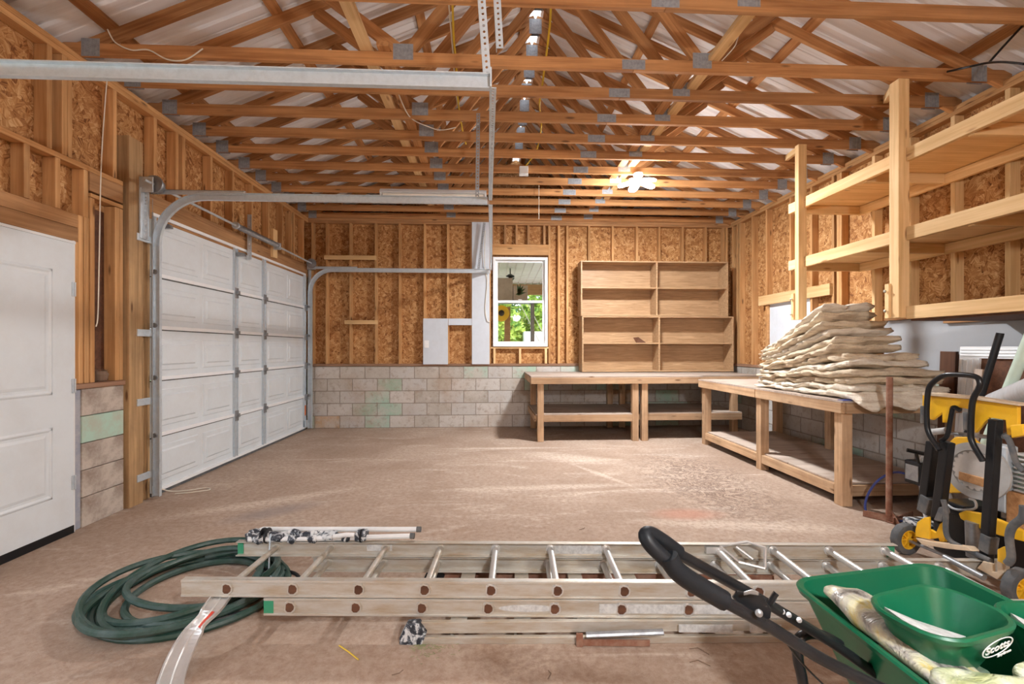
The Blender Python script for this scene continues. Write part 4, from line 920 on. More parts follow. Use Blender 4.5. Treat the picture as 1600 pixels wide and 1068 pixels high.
wire([at(620, 140, Y=4.0), at(640, 182, Y=4.28), at(670, 198, Y=4.28), at(690, 203, Y=4.27), at(712, 199, Y=4.27)], .005, 'white_wire', 'white cable drooping under the truss chords left of centre')
wire([at(170, 98, Y=3.5), at(165, 150, X=-2.93), at(158, 260, X=-2.93), at(155, 400, X=-2.93), at(153, 490, X=-2.93), at(150, 510, X=-2.94)], .004, 'white_wire', 'thin white cord hanging down the left wall beside the niche')
wire([at(842, 275, Y=6.3), at(842, 300, Y=6.3), at(842, 342, Y=6.3)], .004, 'white_wire', 'short white pull string hanging below the trusses near centre')
wire([at(758, 360, Y=7.53), at(757, 410, Y=7.55), at(761, 440, Y=7.57), at(758, 480, Y=7.57), at(761, 500, Y=7.57), at(766, 503, Y=7.57)], .006, 'white_wire', 'grey-white cable hanging down in front of the tall white board')
wire([at(1480, 112, Y=3.40), at(1520, 103, Y=3.2), at(1545, 98, Y=3.1), at(1570, 97, Y=2.95), at(1600, 100, Y=2.8)], .008, 'black', 'black cable sagging at the top right above the rack')
wire([at(1545, 98, Y=3.1), at(1570, 70, Y=3.1), at(1600, 38, Y=3.1)], .008, 'black', 'black cable branch rising to the top right corner')
wire([at(1128, 95, Y=3.35), at(1146, 75, Y=3.35), at(1152, 62, Y=3.35), at(1160, 30, Y=3.35)], .004, 'white_wire', 'thin white wire on the right truss joint below the brace board')

# ================================================================== LADDERS ON THE FLOOR
LR = math.radians(-3.3); LO = Matrix.Translation((-1.431, 2.173, 0)) @ Matrix.Rotation(LR, 4, 'Z')
def lp(u, v, w_): return LO @ Vector((u, v, w_))
def lbox(b, u0, u1, v0, v1, w0, w1): return b.box(u0, u1, v0, v1, w0, w1, LO)
def dring(b, u, v, z, s):     # D-shaped swaged rung end on the rail web
    pr = [(-.010, -.021), (.006, -.021), (.018, -.010), (.020, .004), (.012, .017), (-.006, .021), (-.016, .014), (-.018, -.012)]
    n = len(pr); vs = []
    for (sc, d) in ((1.45, 0), (1.35, .007), (1.05, .007), (.95, -.004)):
        vs += [(u + x * sc, v + s * d, z + y * sc) for x, y in pr]
    return b.add(vs, [(i * n + k, i * n + (k + 1) % n, (i + 1) * n + (k + 1) % n, (i + 1) * n + k) for i in range(3) for k in range(n)], LO)
def ladder(name, u0n, u0f, u1, w0, w1, rung0, nr, label, vn=0.0, vf=.435):
    t = empty(name, lp(u0n, .2, w0), label, 'ladder', rz=LR)
    for (v, s, a) in ((vn, 1, u0n), (vf, -1, u0f)):
        b = MB(); e = v
        lbox(b, a, u1, min(e, e + s * .003), max(e, e + s * .003), w0, w1)
        lbox(b, a, u1, min(e, e + s * .03), max(e, e + s * .03), w1 - .004, w1); lbox(b, a, u1, min(e, e + s * .03), max(e, e + s * .03), w0, w0 + .004)
        lbox(b, a, u1, min(e - s * .004, e), max(e - s * .004, e), w1 - .012, w1); lbox(b, a, u1, min(e - s * .004, e), max(e - s * .004, e), w0, w0 + .010)
        b.build('rail', M['alu'], t, bevel=.0012, segs=1)
    zc = (w0 + w1) / 2
    for i in range(nr):
        u = rung0 + .3048 * i
        if u > u1 - .05: break
        pts = [lp(u, vn + .002, zc), lp(u, vf - .002, zc)]
        b = MB(); b.tube(pts, .0175, 10, flat=.85)
        dring(b, u, vn, zc, -1); dring(b, u, vf, zc, 1)
        for v, s in ((vn + .004, 1), (vf - .008, -1)): b.tube([lp(u, v, zc), lp(u, v + .006, zc)], .026, 12)
        b.build('rung', M['alu_clean' if i > 3 else 'alu'], t, smooth=True)
        # dark hollow inside the rung end
        MB().prism([(x * 1.0, y * 1.0) for x, y in [(-.010, -.021), (.006, -.021), (.018, -.010), (.020, .004), (.012, .017), (-.006, .021), (-.016, .014), (-.018, -.012)]], .001,
                   LO @ Matrix.Translation((u, vn - .0058, zc)) @ Matrix.Rotation(PI / 2, 4, 'X')).build('rung_hollow', M['darkwood'], kids(t)[-1])
    return t
lad1 = ladder('extension_ladder', 0, 0, 3.62, .172, .25, .215, 12, 'aluminium ladder lying uppermost of the stacked ladders, paint-stained at its left end')
lad2 = ladder('extension_ladder', .385, .42, 4.25, .088, .168, .507, 12, 'aluminium ladder lying under the uppermost one, reaching further right')
def sticker(u0, u1, v, w0, w1, mat, par, s=-1, name='label', poly=None):
    b = MB(); lbox(b, u0, u1, min(v, v + s * .0015), max(v, v + s * .0015), w0, w1); return b.build(name, M[mat], par)
sticker(.385, .43, -.0, .092, .164, 'green_tape', lad2, name='end_cap'); sticker(-.002, .03, .431, .176, .246, 'green_tape', lad1, name='end_cap'); sticker(3.58, 3.622, .431, .176, .246, 'green_tape', lad1, name='end_cap'); sticker(3.585, 3.622, 0, .176, .246, 'green_tape', lad1, name='end_cap')
sticker(1.93, 2.60, -.001, .108, .150, 'label', lad2); sticker(.72, .86, .431, .195, .23, 'label', lad1); sticker(1.72, 2.02, .431, .185, .235, 'label', lad1)
el = [( .13 * math.cos(a), .016 * math.sin(a)) for a in [k * PI / 10 for k in range(20)]]
MB().prism(el, .0015, LO @ Matrix.Translation((1.60, -.001, .128)) @ Matrix.Rotation(PI / 2, 4, 'X')).build('label', M['label'], lad2)
b = MB()
for q in ([(2.665, .42, .235), (2.805, .40, .268), (2.885, .37, .25)], [(2.665, .42, .235), (2.725, .33, .19), (2.845, .30, .172)], [(2.885, .37, .25), (2.845, .30, .172)], [(2.745, .40, .24), (2.805, .34, .20)]): b.tube([lp(*p) for p in q], .008, 6)
lbox(b, 2.585, 2.665, .405, .43, .20, .235); lbox(b, 2.645, 2.685, .39, .43, .21, .225); b.build('rung_lock', M['alu_clean'], lad1)
MB().tube([lp(.20, .40, .30), lp(.20, .385, .22), lp(.20, .38, .10), lp(.20, .40, .06)], .004, 6).build('hook', M['galv'], lad1)

# folded stepladder under them
sl = empty('stepladder', lp(2.2, .1, 0), 'folded aluminium stepladder with black feet lying flat under the long ladders', 'stepladder', rz=LR)
def slope_rail(v0, v1, w0, w1, u0, u1, th, nm='rail', mat='alu'):
    b = MB()
    vs = [(u0, v0, w0), (u1, v1, w0), (u1, v1 + th, w0), (u0, v0 + th, w0), (u0, v0, w1), (u1, v1, w1), (u1, v1 + th, w1), (u0, v0 + th, w1)]
    return b.add(vs, [(0, 3, 2, 1), (4, 5, 6, 7), (0, 1, 5, 4), (1, 2, 6, 5), (2, 3, 7, 6), (3, 0, 4, 7)], LO).build(nm, M[mat], sl, bevel=.002)
slope_rail(-.045, .0, .036, .086, 1.12, 2.95, .022); slope_rail(.46, .40, .03, .085, 1.12, 2.95, .022, 'rail', 'rust')
slope_rail(-.065, -.03, .0, .030, 1.10, 3.0, .02, 'rear_rail'); slope_rail(.42, .37, .0, .028, 1.15, 3.0, .02, 'rear_rail')
for i in range(6):
    u = 1.25 + i * .29; b = MB(); lbox(b, u, u + .012, -.02 + .01 * i, .46 - .01 * i, .005, .082); lbox(b, u, u + .075, -.02 + .01 * i, .46 - .01 * i, .078, .083); b.build('step', M['alu'], sl)
for v in (-.07, .455):
    MB().prism([(0, 0), (.10, 0), (.12, .05), (.085, .095), (.03, .09), (.0, .03)], .045, LO @ Matrix.Translation((1.03, v + .045, .0)) @ Matrix.Rotation(PI / 2, 4, 'X')).build('rubber_foot', M['splatter'] if v < 0 else M['black'], sl, bevel=.004)
b = MB(); lbox(b, 1.84, 2.14, -.072, -.064, .004, .030); b.build('spreader_bar', M['rust'], sl)
MB().tube([lp(1.86, -.068, .05), lp(2.2, -.068, .066)], .013, 8, flat=.5).build('spreader_bar', M['galv_dark'], sl)
b = MB(); lbox(b, 1.815, 1.845, -.075, -.066, .0, .06); b.build('pivot_plate', M['rust'], sl, bevel=.002)
sticker(2.28, 2.52, -.034, .045, .08, 'label', sl); sticker(2.60, 2.74, -.03, .045, .08, 'label', sl)

# paint-spattered folded frame on the ladder end
fb = empty('camp_stool', lp(.4, .46, .25), 'paint-spattered folded tubular stool wrapped in dark cloth, lying on the ladder end', 'stool')
MB().tube([lp(.06, .45, .275), lp(.10, .50, .285), lp(1.0, .47, .30)], .014, 8).build('frame_tube', M['white'], fb, smooth=True)
MB().tube([lp(.08, .40, .268), lp(.5, .42, .268), lp(.97, .44, .275)], .014, 8).build('frame_tube', M['white'], fb, smooth=True)
MB().tube([lp(.55, .39, .29), lp(.62, .39, .30), lp(.66, .40, .295)], .013, 8).build('frame_tube', M['white'], fb, smooth=True)
for p in ((1.0, .47, .30), (.97, .44, .275)): MB().tube([lp(p[0] - .012, p[1], p[2]), lp(p[0] + .012, p[1], p[2])], .016, 10).build('end_cap', M['rubber'], fb)
pp = []; rr_ = []
for k in range(30):
    s = k / 29; pp.append(lp(.055 + .58 * s, .41 + .02 * s + .012 * math.sin(k * 1.3), .270 + .006 * math.sin(k * .9))); rr_.append(.024 * (1 - s * .35) + .006 * math.sin(k * 2.1))
MB().tube(pp, rr_, 14).build('cloth_wrap', M['splatter'], fb, smooth=2)
lump = MB().tube([lp(.05 + .03 * k, .445 + .02 * math.sin(k), .282) for k in range(19)], [.016 + .007 * math.sin(k * 1.7) for k in range(19)], 12); lump.build('cloth_fold', M['splatter'], fb, smooth=2)
for u in (.14, .165, .69): MB().tube([lp(u + .0, .425, .28), lp(u + .008, .425, .28)], .042 if u < .5 else .036, 14).build('strap_band', M['black'], fb)
b = MB(); lbox(b, .66, .72, .40, .47, .258, .305); b.build('pivot_clamp', M['splatter'], fb, bevel=.006)

# ---- coiled hose
rr = random.Random(3); pts = []
turns = 8; cx, cy = -1.60, 2.54
for k in range(turns * 16 + 1):
    a = k / 16 * 2 * PI + 2.0; tnum = k / 16
    rb = .385 + .05 * math.sin(tnum * 2.4) + .03 * math.sin(tnum * 5.1 + 1)
    ex = 1.0 + .10 * math.sin(tnum * 1.7); ey = .98 + .08 * math.cos(tnum * 2.1)
    ox = .04 * math.sin(tnum * 3.3); oy = .03 * math.cos(tnum * 2.9)
    z = .016 + .013 * (tnum) * (.55 + .45 * math.sin(a * 1.0 + tnum)) 
    pts.append((cx + ox + rb * ex * math.cos(a), cy + oy + rb * ey * math.sin(a), max(z, .016)))
hose = MB().tube(smooth_path(pts, 3), .0175, 8).build('garden_hose', M['hose'], label='dark green garden hose coiled on the floor left of the ladders', cat='hose', smooth=True)
MB().tube(smooth_path([(-1.32, 2.72, .03), (-1.12, 2.66, .03), (-1.05, 2.52, .02), (-1.16, 2.35, .02), (-1.35, 2.22, .02)]), .010, 8).build('black_cord', M['black'], label='black cord under the left ends of the ladders beside the hose', cat='cord', smooth=True)

# ---- curved metal strip leaning from ladder to floor
path = [at(348, 930, Z=.165), at(330, 955, Z=.15), at(305, 985, Z=.10), at(284, 1020, Z=.06), at(268, 1062, Z=.03), at(258, 1110, Z=.012)]
path = smooth_path(path, 5)
st = MB().sweep([(-.045, 0), (-.045, .014), (-.040, .014), (-.038, .004), (-.004, .004), (0, .009), (.004, .004), (.038, .004), (.040, .014), (.045, .014), (.045, 0)], path, [(0, 0, 1)] * len(path)).build('metal_strip', M['alu_clean'], label='curved pale metal channel strip leaning from the ladder end to the floor', cat='metal strip')
MB().sweep([(-.022, .0045), (-.022, .0052), (-.006, .0052), (-.006, .0045)], path[5:10], [(0, 0, 1)] * 5).build('red_lettered_label', M['red'], st)

# small litter on the floor
MB().tube([at(530, 1008, Z=.004), at(545, 1018, Z=.006), at(560, 1030, Z=.004)], .003, 5).build('straw', M['yellow_wire'], label='short yellow straw on the floor below the ladders', cat='straw')
for i, (px, py, ln, an, lab) in enumerate(((905, 827, .04, .3, 'tiny twig on the floor above the ladders, mid picture'), (1108, 1022, .05, 2.2, 'thin brown twig on the floor left of the spreader leg'), (1110, 1040, .05, 2.4, 'short brown twig on the floor near the spreader leg'), (612, 1054, .03, .2, 'small twig on the floor at the bottom of the picture'), (856, 1060, .03, 1, 'small wood chip on the floor at the bottom centre'))):
    p = at(px, py, Z=.003); MB().tube([p, p + Vector((ln * math.cos(an), ln * math.sin(an), .003)), p + Vector((ln * 1.6 * math.cos(an + .4), ln * 1.6 * math.sin(an + .4), 0))], .0018, 5).build('twig', M['bark'], label=lab, cat='twig')
# straw debris by the black foot: uncountable
b = MB(); rr = random.Random(9)
for k in range(150):
    p = at(645 + abs(rr.gauss(0, 32)), 1008 + rr.gauss(0, 9), Z=.002); a = rr.uniform(0, 6.3); l_ = rr.uniform(.006, .02)
    b.tube([p, p + Vector((l_ * math.cos(a), l_ * math.sin(a), .002))], .0009, 4)
b.build('straw_debris', M['soil'], label='scattered straw bits on the floor by the stepladder foot', cat='debris', kind='stuff')

# ================================================================== GREEN SPREADER CART
def rrect(hx, hy, r, n=6):
    out = []
    for (sx, sy, a0) in ((1, 1, 0), (-1, 1, PI / 2), (-1, -1, PI), (1, -1, 3 * PI / 2)):
        for k in range(n + 1):
            a = a0 + PI / 2 * k / n; out.append((sx * (hx - r) + r * math.cos(a), sy * (hy - r) + r * math.sin(a)))
    return out
def loft(name, rings, mat, parent, cap0=False, cap1=True, MM=None, **kw):
    """rings: (cx, cy, z, hx, hy, r)"""
    b = MB(); vs = []; 
    for (cx_, cy_, z, hx, hy, r) in rings: vs += [(cx_ + x, cy_ + y, z) for x, y in rrect(hx, hy, r)]
    n = len(vs) // len(rings); fs = [(i * n + k, i * n + (k + 1) % n, (i + 1) * n + (k + 1) % n, (i + 1) * n + k) for i in range(len(rings) - 1) for k in range(n)]
    if cap0: fs.append(tuple(range(n))[::-1])
    if cap1: fs.append(tuple((len(rings) - 1) * n + k for k in range(n)))
    return b.add(vs, fs, MM).build(name, M[mat], parent, smooth=True, **kw)
sc = empty('spreader_cart', (1.13, 1.05, 0), 'large green plastic lawn spreader cart with long black handle, lower right', 'spreader')
hx, hy = .235, .32; cxx, cyy = 1.135, 1.05; zt = .60
ho = loft('hopper', [(cxx, cyy + .02, zt - .33, hx * .55, hy * .55, .06), (cxx, cyy + .02, zt - .28, hx * .66, hy * .66, .06), (cxx, cyy, zt - .02, hx - .012, hy - .012, .06), (cxx, cyy, zt - .018, hx, hy, .065), (cxx, cyy, zt - .004, hx + .003, hy + .003, .065), (cxx, cyy, zt, hx - .002, hy - .002, .062), (cxx, cyy, zt - .003, hx - .014, hy - .014, .055), (cxx, cyy, zt - .02, hx - .018, hy - .018, .055), (cxx, cyy + .02, zt - .27, hx * .63, hy * .63, .055)], 'green', sc, cap0=True, MM=Matrix.Translation((.02 + cxx - hx, cyy, zt + .005)) @ Matrix.Rotation(math.radians(-5.5), 4, 'Y') @ Matrix.Translation((hx - cxx - .0, -cyy, -zt)) @ Matrix.Translation((0, 0, 0)))
# running gear
MB().box(.99, 1.28, .90, 1.20, .20, .28).build('gear_box', M['black'], sc, bevel=.01)
def wheel(t, c, ax, r, wd, rimmat='yellow', rim='rim', tread=True):
    ax = Vector(ax).normalized(); Mx = Matrix.Translation(c) @ ax.to_track_quat('Z', 'Y').to_matrix().to_4x4()
    pr = [(r * .62, -wd * .42), (r * .8, -wd * .5), (r * .95, -wd * .42), (r, -wd * .2), (r, wd * .2), (r * .95, wd * .42), (r * .8, wd * .5), (r * .62, wd * .42), (r * .58, 0), (r * .62, -wd * .42)]
    b = MB(); n = 36; vs = []
    for i, (a, z) in enumerate(pr):
        for k in range(n): an = 2 * PI * k / n; q = a * (1.03 if tread and a > r * .93 and k % 3 == 0 else 1); vs.append((q * math.cos(an), q * math.sin(an), z))
    b.add(vs, [(i * n + k, i * n + (k + 1) % n, (i + 1) * n + (k + 1) % n, (i + 1) * n + k) for i in range(len(pr) - 1) for k in range(n)], Mx)
    ty = b.build('tyre', M['rubber'], t, smooth=True, angle=30)
    b = MB().lathe([(r * .60, -wd * .36), (r * .62, -wd * .40), (r * .55, -wd * .40), (r * .50, -wd * .2), (r * .50, wd * .2), (r * .55, wd * .40), (r * .62, wd * .40), (r * .60, -wd * .36)], Mx, 28)
    b.lathe([(0, -wd * .42), (r * .16, -wd * .42), (r * .18, wd * .42), (0, wd * .42)], Mx, 16)
    for k in range(8):
        an = k * PI / 4; A = Mx @ Matrix.Rotation(an, 4, 'Z'); b.box(r * .14, r * .53, -r * .045, r * .045, -wd * .30, wd * .30, A)
    b.build(rim, M[rimmat], t, smooth=True, angle=30); return ty
for x in (.92, 1.38): wheel(sc, (x, 1.12, .14), (1, 0, 0), .14, .05, 'green_dusty')
MB().tube([(.92, 1.12, .14), (1.38, 1.12, .14)], .008).build('axle', M['galv_dark'], sc)
# handle: two black tubes joined by a foam grip loop at the upper left
ptsN = smooth_path([at(1130, 938, D=.93), at(1200, 977, D=.935), at(1290, 1032, D=.945), at(1400, 1085, D=.96), at(1500, 1130, D=.99)], 5)
ptsF = smooth_path([at(1053, 861, D=.975), at(1160, 920, D=1.02), at(1215, 952, D=1.05), at(1300, 1004, D=1.12), at(1380, 1060, D=1.16), at(1440, 1100, D=1.17)], 5)
MB().tube(ptsN, .0125, 10).build('handle_tube', M['black'], sc, smooth=True); MB().tube(ptsF, .0120, 10).build('handle_tube', M['black'], sc, smooth=True)
g = [at(1060, 862, D=.97), at(1038, 846, D=.955), at(1018, 834, D=.945), at(1009, 836, D=.935), at(1016, 850, D=.925), at(1034, 868, D=.922), at(1052, 885, D=.922)]
MB().tube(smooth_path(g, 5), .0155, 12).build('grip_loop', M['foam'], sc, smooth=True)
g = [at(1044, 868, D=.918), at(1052, 884, D=.918), at(1066, 898, D=.92), at(1092, 915, D=.925), at(1132, 938, D=.93)]
MB().tube(smooth_path(g, 5), [.0215] * 0 + [.020] * 21, 12).build('foam_grip', M['foam'], sc, smooth=True)
c0 = at(1182, 955, D=.95); zz = (c0 - Vector((0, 0, EYE))).normalized()
PM = Matrix.Translation(c0) @ (Vector((-.35, -.75, .55)).normalized()).to_track_quat('Z', 'Y').to_matrix().to_4x4()
def cprism(pix, D0, th, name, mat, par, bevel=.002):     # plate whose outline is read off the photo, at depth D0, with its own thickness
    P = [at(x, y, D=D0) for x, y in pix]; c = sum(P, Vector()) / len(P); nrm = Vector((-.25, -.85, .45)).normalized()
    vs = P + [p - nrm * th for p in P]; n = len(P)
    return MB().add(vs, [tuple(range(n)), tuple(range(n, 2 * n))[::-1]] + [(i, (i + 1) % n, n + (i + 1) % n, n + i) for i in range(n)]).build(name, M[mat], par, bevel=bevel)
cprism([(1145, 932), (1152, 922), (1172, 926), (1192, 930), (1206, 952), (1204, 966), (1186, 968), (1160, 950)], .965, .014, 'control_housing', 'black', sc)
cprism([(1140, 938), (1158, 948), (1200, 968), (1194, 978), (1180, 970), (1160, 958)], .925, .008, 'lever_bracket', 'black', sc)
cprism([(1162, 924), (1175, 920), (1186, 924), (1186, 930), (1172, 928), (1162, 930)], .95, .004, 'rate_dial', 'galv_dark', sc)
MB().tube([at(1203, 942, D=.985), at(1210, 930, D=.98), at(1213, 926, D=.98)], [.011, .010, .010], 8, flat=.6).build('rate_lever', M['black'], sc, smooth=True)
MB().lathe([(0, 0), (.007, 0), (.0075, .004), (.004, .007), (0, .0075)], Matrix.Translation(at(1185, 957, D=.915)) @ Vector((-.2, -1, .4)).to_track_quat('Z', 'Y').to_matrix().to_4x4(), 14).build('bolt', M['galv_dark'], sc, smooth=True)
for q in ((1222, 955), (1232, 960), (1248, 968)): MB().lathe([(0, 0), (.006, 0), (.006, .003), (0, .004)], Matrix.Translation(at(*q, D=1.045)) @ Vector((-.2, -1, .5)).to_track_quat('Z', 'Y').to_matrix().to_4x4(), 10).build('adjusting_hole', M['galv_dark'], sc)
lg = smooth_path([at(1312, 1006, D=1.15), at(1285, 992, D=1.14), at(1262, 990, D=1.13), at(1248, 1000, D=1.12), at(1247, 1030, D=1.13), at(1256, 1080, D=1.15), at(1262, 1200, D=1.3)], 5)
lg[-1].z = .012
MB().tube(lg, .0125, 10).build('stand_leg', M['black'], sc, smooth=True)
MB().tube(smooth_path([at(1216, 982, D=.95), at(1232, 1008, D=.955), at(1262, 1045, D=.97), at(1310, 1090, D=1.0), at(1360, 1130, D=1.05)], 5), .0022, 6).build('control_cable', M['black'], sc, smooth=True)

# the smaller spreader resting in the hopper
def small_spreader(c, rz, z, label, logo):
    t = empty('small_spreader', c, label, 'spreader'); A = Matrix.Translation(c) @ Matrix.Rotation(rz, 4, 'Z') @ Matrix.Rotation(math.radians(-2), 4, 'Y') @ Matrix.Scale(.88, 4)
    loft('bowl', [(0, .01, -.15, .085, .055, .05), (0, .005, -.10, .105, .072, .06), (0, 0, -.018, .135, .096, .07), (0, 0, -.016, .146, .107, .08), (0, 0, -.003, .150, .111, .082), (0, 0, .002, .146, .107, .08), (0, 0, 0, .137, .098, .072), (0, 0, -.012, .132, .093, .068), (0, .005, -.10, .10, .067, .055), (0, .01, -.143, .07, .045, .04)], 'green', t, cap0=True, MM=A)
    b = MB(); gr = [(-.124, -.03, -.016), (-.055, -.062, -.032), (.045, -.03, -.062), (.0, .062, -.062), (-.09, .078, -.018)]
    vs = [A @ Vector(p) for p in gr] + [A @ (Vector(p) - Vector((0, 0, .012))) for p in gr]; n = 5
    b.add(vs, [tuple(range(5)), tuple(range(5, 10))[::-1]] + [(i, (i + 1) % n, n + (i + 1) % n, n + i) for i in range(n)]).build('white_residue', M['label'], t)
    MB().box(-.03, .09, -.06, .03, -.20, -.145, A).build('outlet', M['green_dusty'], t, bevel=.008)
    if logo:
        ln = math.atan2(.025, .082)
        B = A @ Matrix.Translation((.048, -.094, -.050)) @ Matrix.Rotation(PI / 2 + ln * .9, 4, 'X') @ Matrix.Rotation(math.radians(10), 4, 'Z')
        b = MB(); nn = 40; vs = []
        for sc_ in (1.0, .93): 
            for h_ in (0, .0015): vs += [(.052 * sc_ * math.cos(2 * PI * k / nn), .027 * sc_ * math.sin(2 * PI * k / nn), h_) for k in range(nn)]
        fs = []
        for k in range(nn):
            k2 = (k + 1) % nn; fs += [(nn + k, nn + k2, 3 * nn + k2, 3 * nn + k), (k, k2, nn + k2, nn + k), (2 * nn + k, 3 * nn + k, 3 * nn + k2, 2 * nn + k2)]
        b.add(vs, fs, B).build('logo_oval', M['vinyl'], t)
        for txt, size, dx, dy in (('Scotts', .033, 0, -.010), ('EasyGreen', .011, .030, -.036)):
            cu = bpy.data.curves.new('logo_lettering', 'FONT'); cu.body = txt; cu.size = size; cu.align_x = 'CENTER'; cu.extrude = .0006; cu.offset = .0006; cu.materials.append(M['vinyl'])
            tmp = bpy.data.objects.new('tmp', cu); me = bpy.data.meshes.new_from_object(tmp); bpy.data.objects.remove(tmp)
            o = bpy.data.objects.new('logo_lettering', me); put(o, t, B @ Matrix.Translation((dx, dy, .0012)))
    return t
small_spreader((1.062, 1.03, .70), math.radians(12), .7, 'small green hand spreader bowl with white oval logo, resting in the big cart', True)
small_spreader((1.39, 1.02, .665), math.radians(-8), .66, 'second small green spreader cut off by the right edge of the picture', False)
def pillow(c, sx, sy, sz, rot, mat, name, label, seed, cat='bag', amp=.012):
    vs = []; nu, nv = 26, 16
    A = Matrix.Translation(c) @ Euler(rot).to_matrix().to_4x4(); off = Vector((seed * 2.1, 0, 0))
    for j in range(nv + 1):
        ph = -PI / 2 + PI * j / nv
        for i in range(nu):
            th = 2 * PI * i / nu; cu_ = lambda q, e: math.copysign(abs(q) ** e, q)
            p = Vector((sx * cu_(math.cos(ph), .6) * cu_(math.cos(th), .5), sy * cu_(math.cos(ph), .6) * cu_(math.sin(th), .5), sz * cu_(math.sin(ph), 1.0)))
            p += Vector((noise.noise(p * 16 + off), noise.noise(p * 16 + off * 2), noise.noise(p * 22 + off * 3))) * amp; vs.append(p)
    fs = [(j * nu + i, j * nu + (i + 1) % nu, (j + 1) * nu + (i + 1) % nu, (j + 1) * nu + i) for j in range(nv) for i in range(nu)]
    return MB().add(vs, fs, A).build(name, M[mat], smooth=2, label=label, cat=cat)
pillow((1.02, 1.07, .60), .09, .20, .03, (.12, .25, .10), 'bag', 'seed_bag', 'silver and yellow crumpled bag stuffed along the left side of the green cart', 1)
pillow((.995, .97, .575), .04, .16, .02, (.1, -.5, .05), 'bag', 'seed_bag', 'brownish shiny bag flattened against the left wall of the green cart', 7)
pillow((1.06, .865, .60), .13, .075, .035, (.05, .05, -.25), 'bag2', 'seed_bag', 'pale green and white bag in the cart under the small spreader', 3)
pillow((1.28, .93, .56), .06, .10, .03, (0, 0, .3), 'bag2', 'seed_bag', 'pale green bag at the right side of the cart', 5)
bo = empty('spray_bottle', (.97, .93, .5), 'dark green bottle with a wire loop between the bags in the cart', 'bottle')
Bm = Matrix.Translation((.965, .955, .545)) @ Matrix.Rotation(.5, 4, 'Y') @ Matrix.Rotation(-.5, 4, 'X')
MB().lathe([(0, -.04), (.022, -.04), (.024, -.02), (.024, .02), (.012, .038), (.012, .05), (0, .05)], Bm, 16).build('bottle_body', M['green_dusty'], bo, smooth=True)
MB().lathe([(.010, .048), (.013, .05), (.013, .068), (0, .07)], Bm, 12).build('bottle_cap', M['orange'], bo, smooth=True)
MB().tube(smooth_path([Bm @ Vector(p) for p in ((.0, -.02, .045), (.03, -.03, .05), (.045, -.02, .02), (.03, -.028, -.01), (.0, -.03, 0))], 5), .0014, 5).build('wire_loop', M['white_wire'], bo)

# ================================================================== RUSTY POST
rp = empty('rusty_post', (3.02, 3.32, 0), 'rusty steel pipe post with flat angle-iron base, standing beside the bench', 'steel post')
MB().tube([(3.03, 3.33, .03), (3.035, 3.33, 1.10)], .021, 12).build('pipe', M['rust'], rp, smooth=True)
MB().box(-.18, .16, -.004, .004, .002, .05, Matrix.Translation((3.03, 3.30, 0)) @ Matrix.Rotation(math.radians(-52), 4, 'Z')).box(-.18, .16, -.0, .05, .002, .008, Matrix.Translation((3.03, 3.30, 0)) @ Matrix.Rotation(math.radians(-52), 4, 'Z')).build('base_angle', M['rust'], rp)
MB().box(-.02, .28, -.004, .004, .002, .05, Matrix.Translation((3.03, 3.28, 0)) @ Matrix.Rotation(math.radians(25), 4, 'Z')).box(-.02, .28, 0, .05, .002, .008, Matrix.Translation((3.03, 3.28, 0)) @ Matrix.Rotation(math.radians(25), 4, 'Z')).build('base_angle', M['rust'], rp)
MB().add([(3.02, 3.22, .008), (3.03, 3.33, .008), (3.03, 3.33, .12), (3.026, 3.22, .008), (3.036, 3.33, .008), (3.036, 3.33, .12)], [(0, 1, 2), (3, 5, 4), (0, 2, 5, 3), (1, 4, 5, 2), (0, 3, 4, 1)]).build('gusset', M['rust'], rp)

# ================================================================== AIRLESS PAINT SPRAYER WITH BLUE HOSE
ps = empty('paint_sprayer', (3.13, 3.12, 0), 'small airless paint sprayer with silver frame, black controls and hoses', 'paint sprayer')
b = MB()
for dx in (0, .12): b.tube(smooth_path([(3.08 + dx, 3.05, .03), (3.09 + dx, 3.12, .2), (3.09 + dx, 3.14, .48), (3.09 + dx, 3.10, .56)], 4), .011, 8)
b.tube([(3.09, 3.10, .56), (3.21, 3.10, .56)], .011, 8); b.build('frame', M['alu_clean'], ps, smooth=True)
MB().box(3.06, 3.18, 3.10, 3.24, .33, .50).build('motor_housing', M['black'], ps, bevel=.015)
b = MB().box(3.055, 3.06, 3.12, 3.22, .36, .47); b.build('side_label', M['galv_dark'], ps)
MB().tube([(3.13, 3.20, .46), (3.14, 3.08, .54), (3.22, 3.02, .57)], .026, 10).build('pump_body', M['grey_plastic'], ps, smooth=True)
MB().tube([(3.06, 3.12, .50), (3.05, 3.13, .57)], .01).tube([(3.0, 3.15, .585), (3.09, 3.10, .565)], .014, 8).build('pressure_knob', M['black'], ps, smooth=True)
MB().tube([(3.10, 3.08, .5), (3.11, 3.05, .1)], .018, 10).build('pump_rod', M['vinyl'], ps, smooth=True)
MB().tube([(3.17, 3.06, .45), (3.20, 3.02, .22)], .02, 10).build('pump_rod', M['vinyl'], ps, smooth=True)
MB().box(3.03, 3.20, 3.02, 3.22, .005, .08).build('base_tray', M['splatter'], ps, bevel=.01)
for k in range(3):
    MB().tube(smooth_path([(3.12 + .02 * k, 3.10, .40), (3.10 + .03 * k, 3.04, .25), (3.16 + .04 * k, 2.98, .12), (3.26 + .03 * k, 2.94, .07)], 5), .007, 6).build('thin_hose', M['blue'] if k else M['galv_dark'], ps, smooth=True)
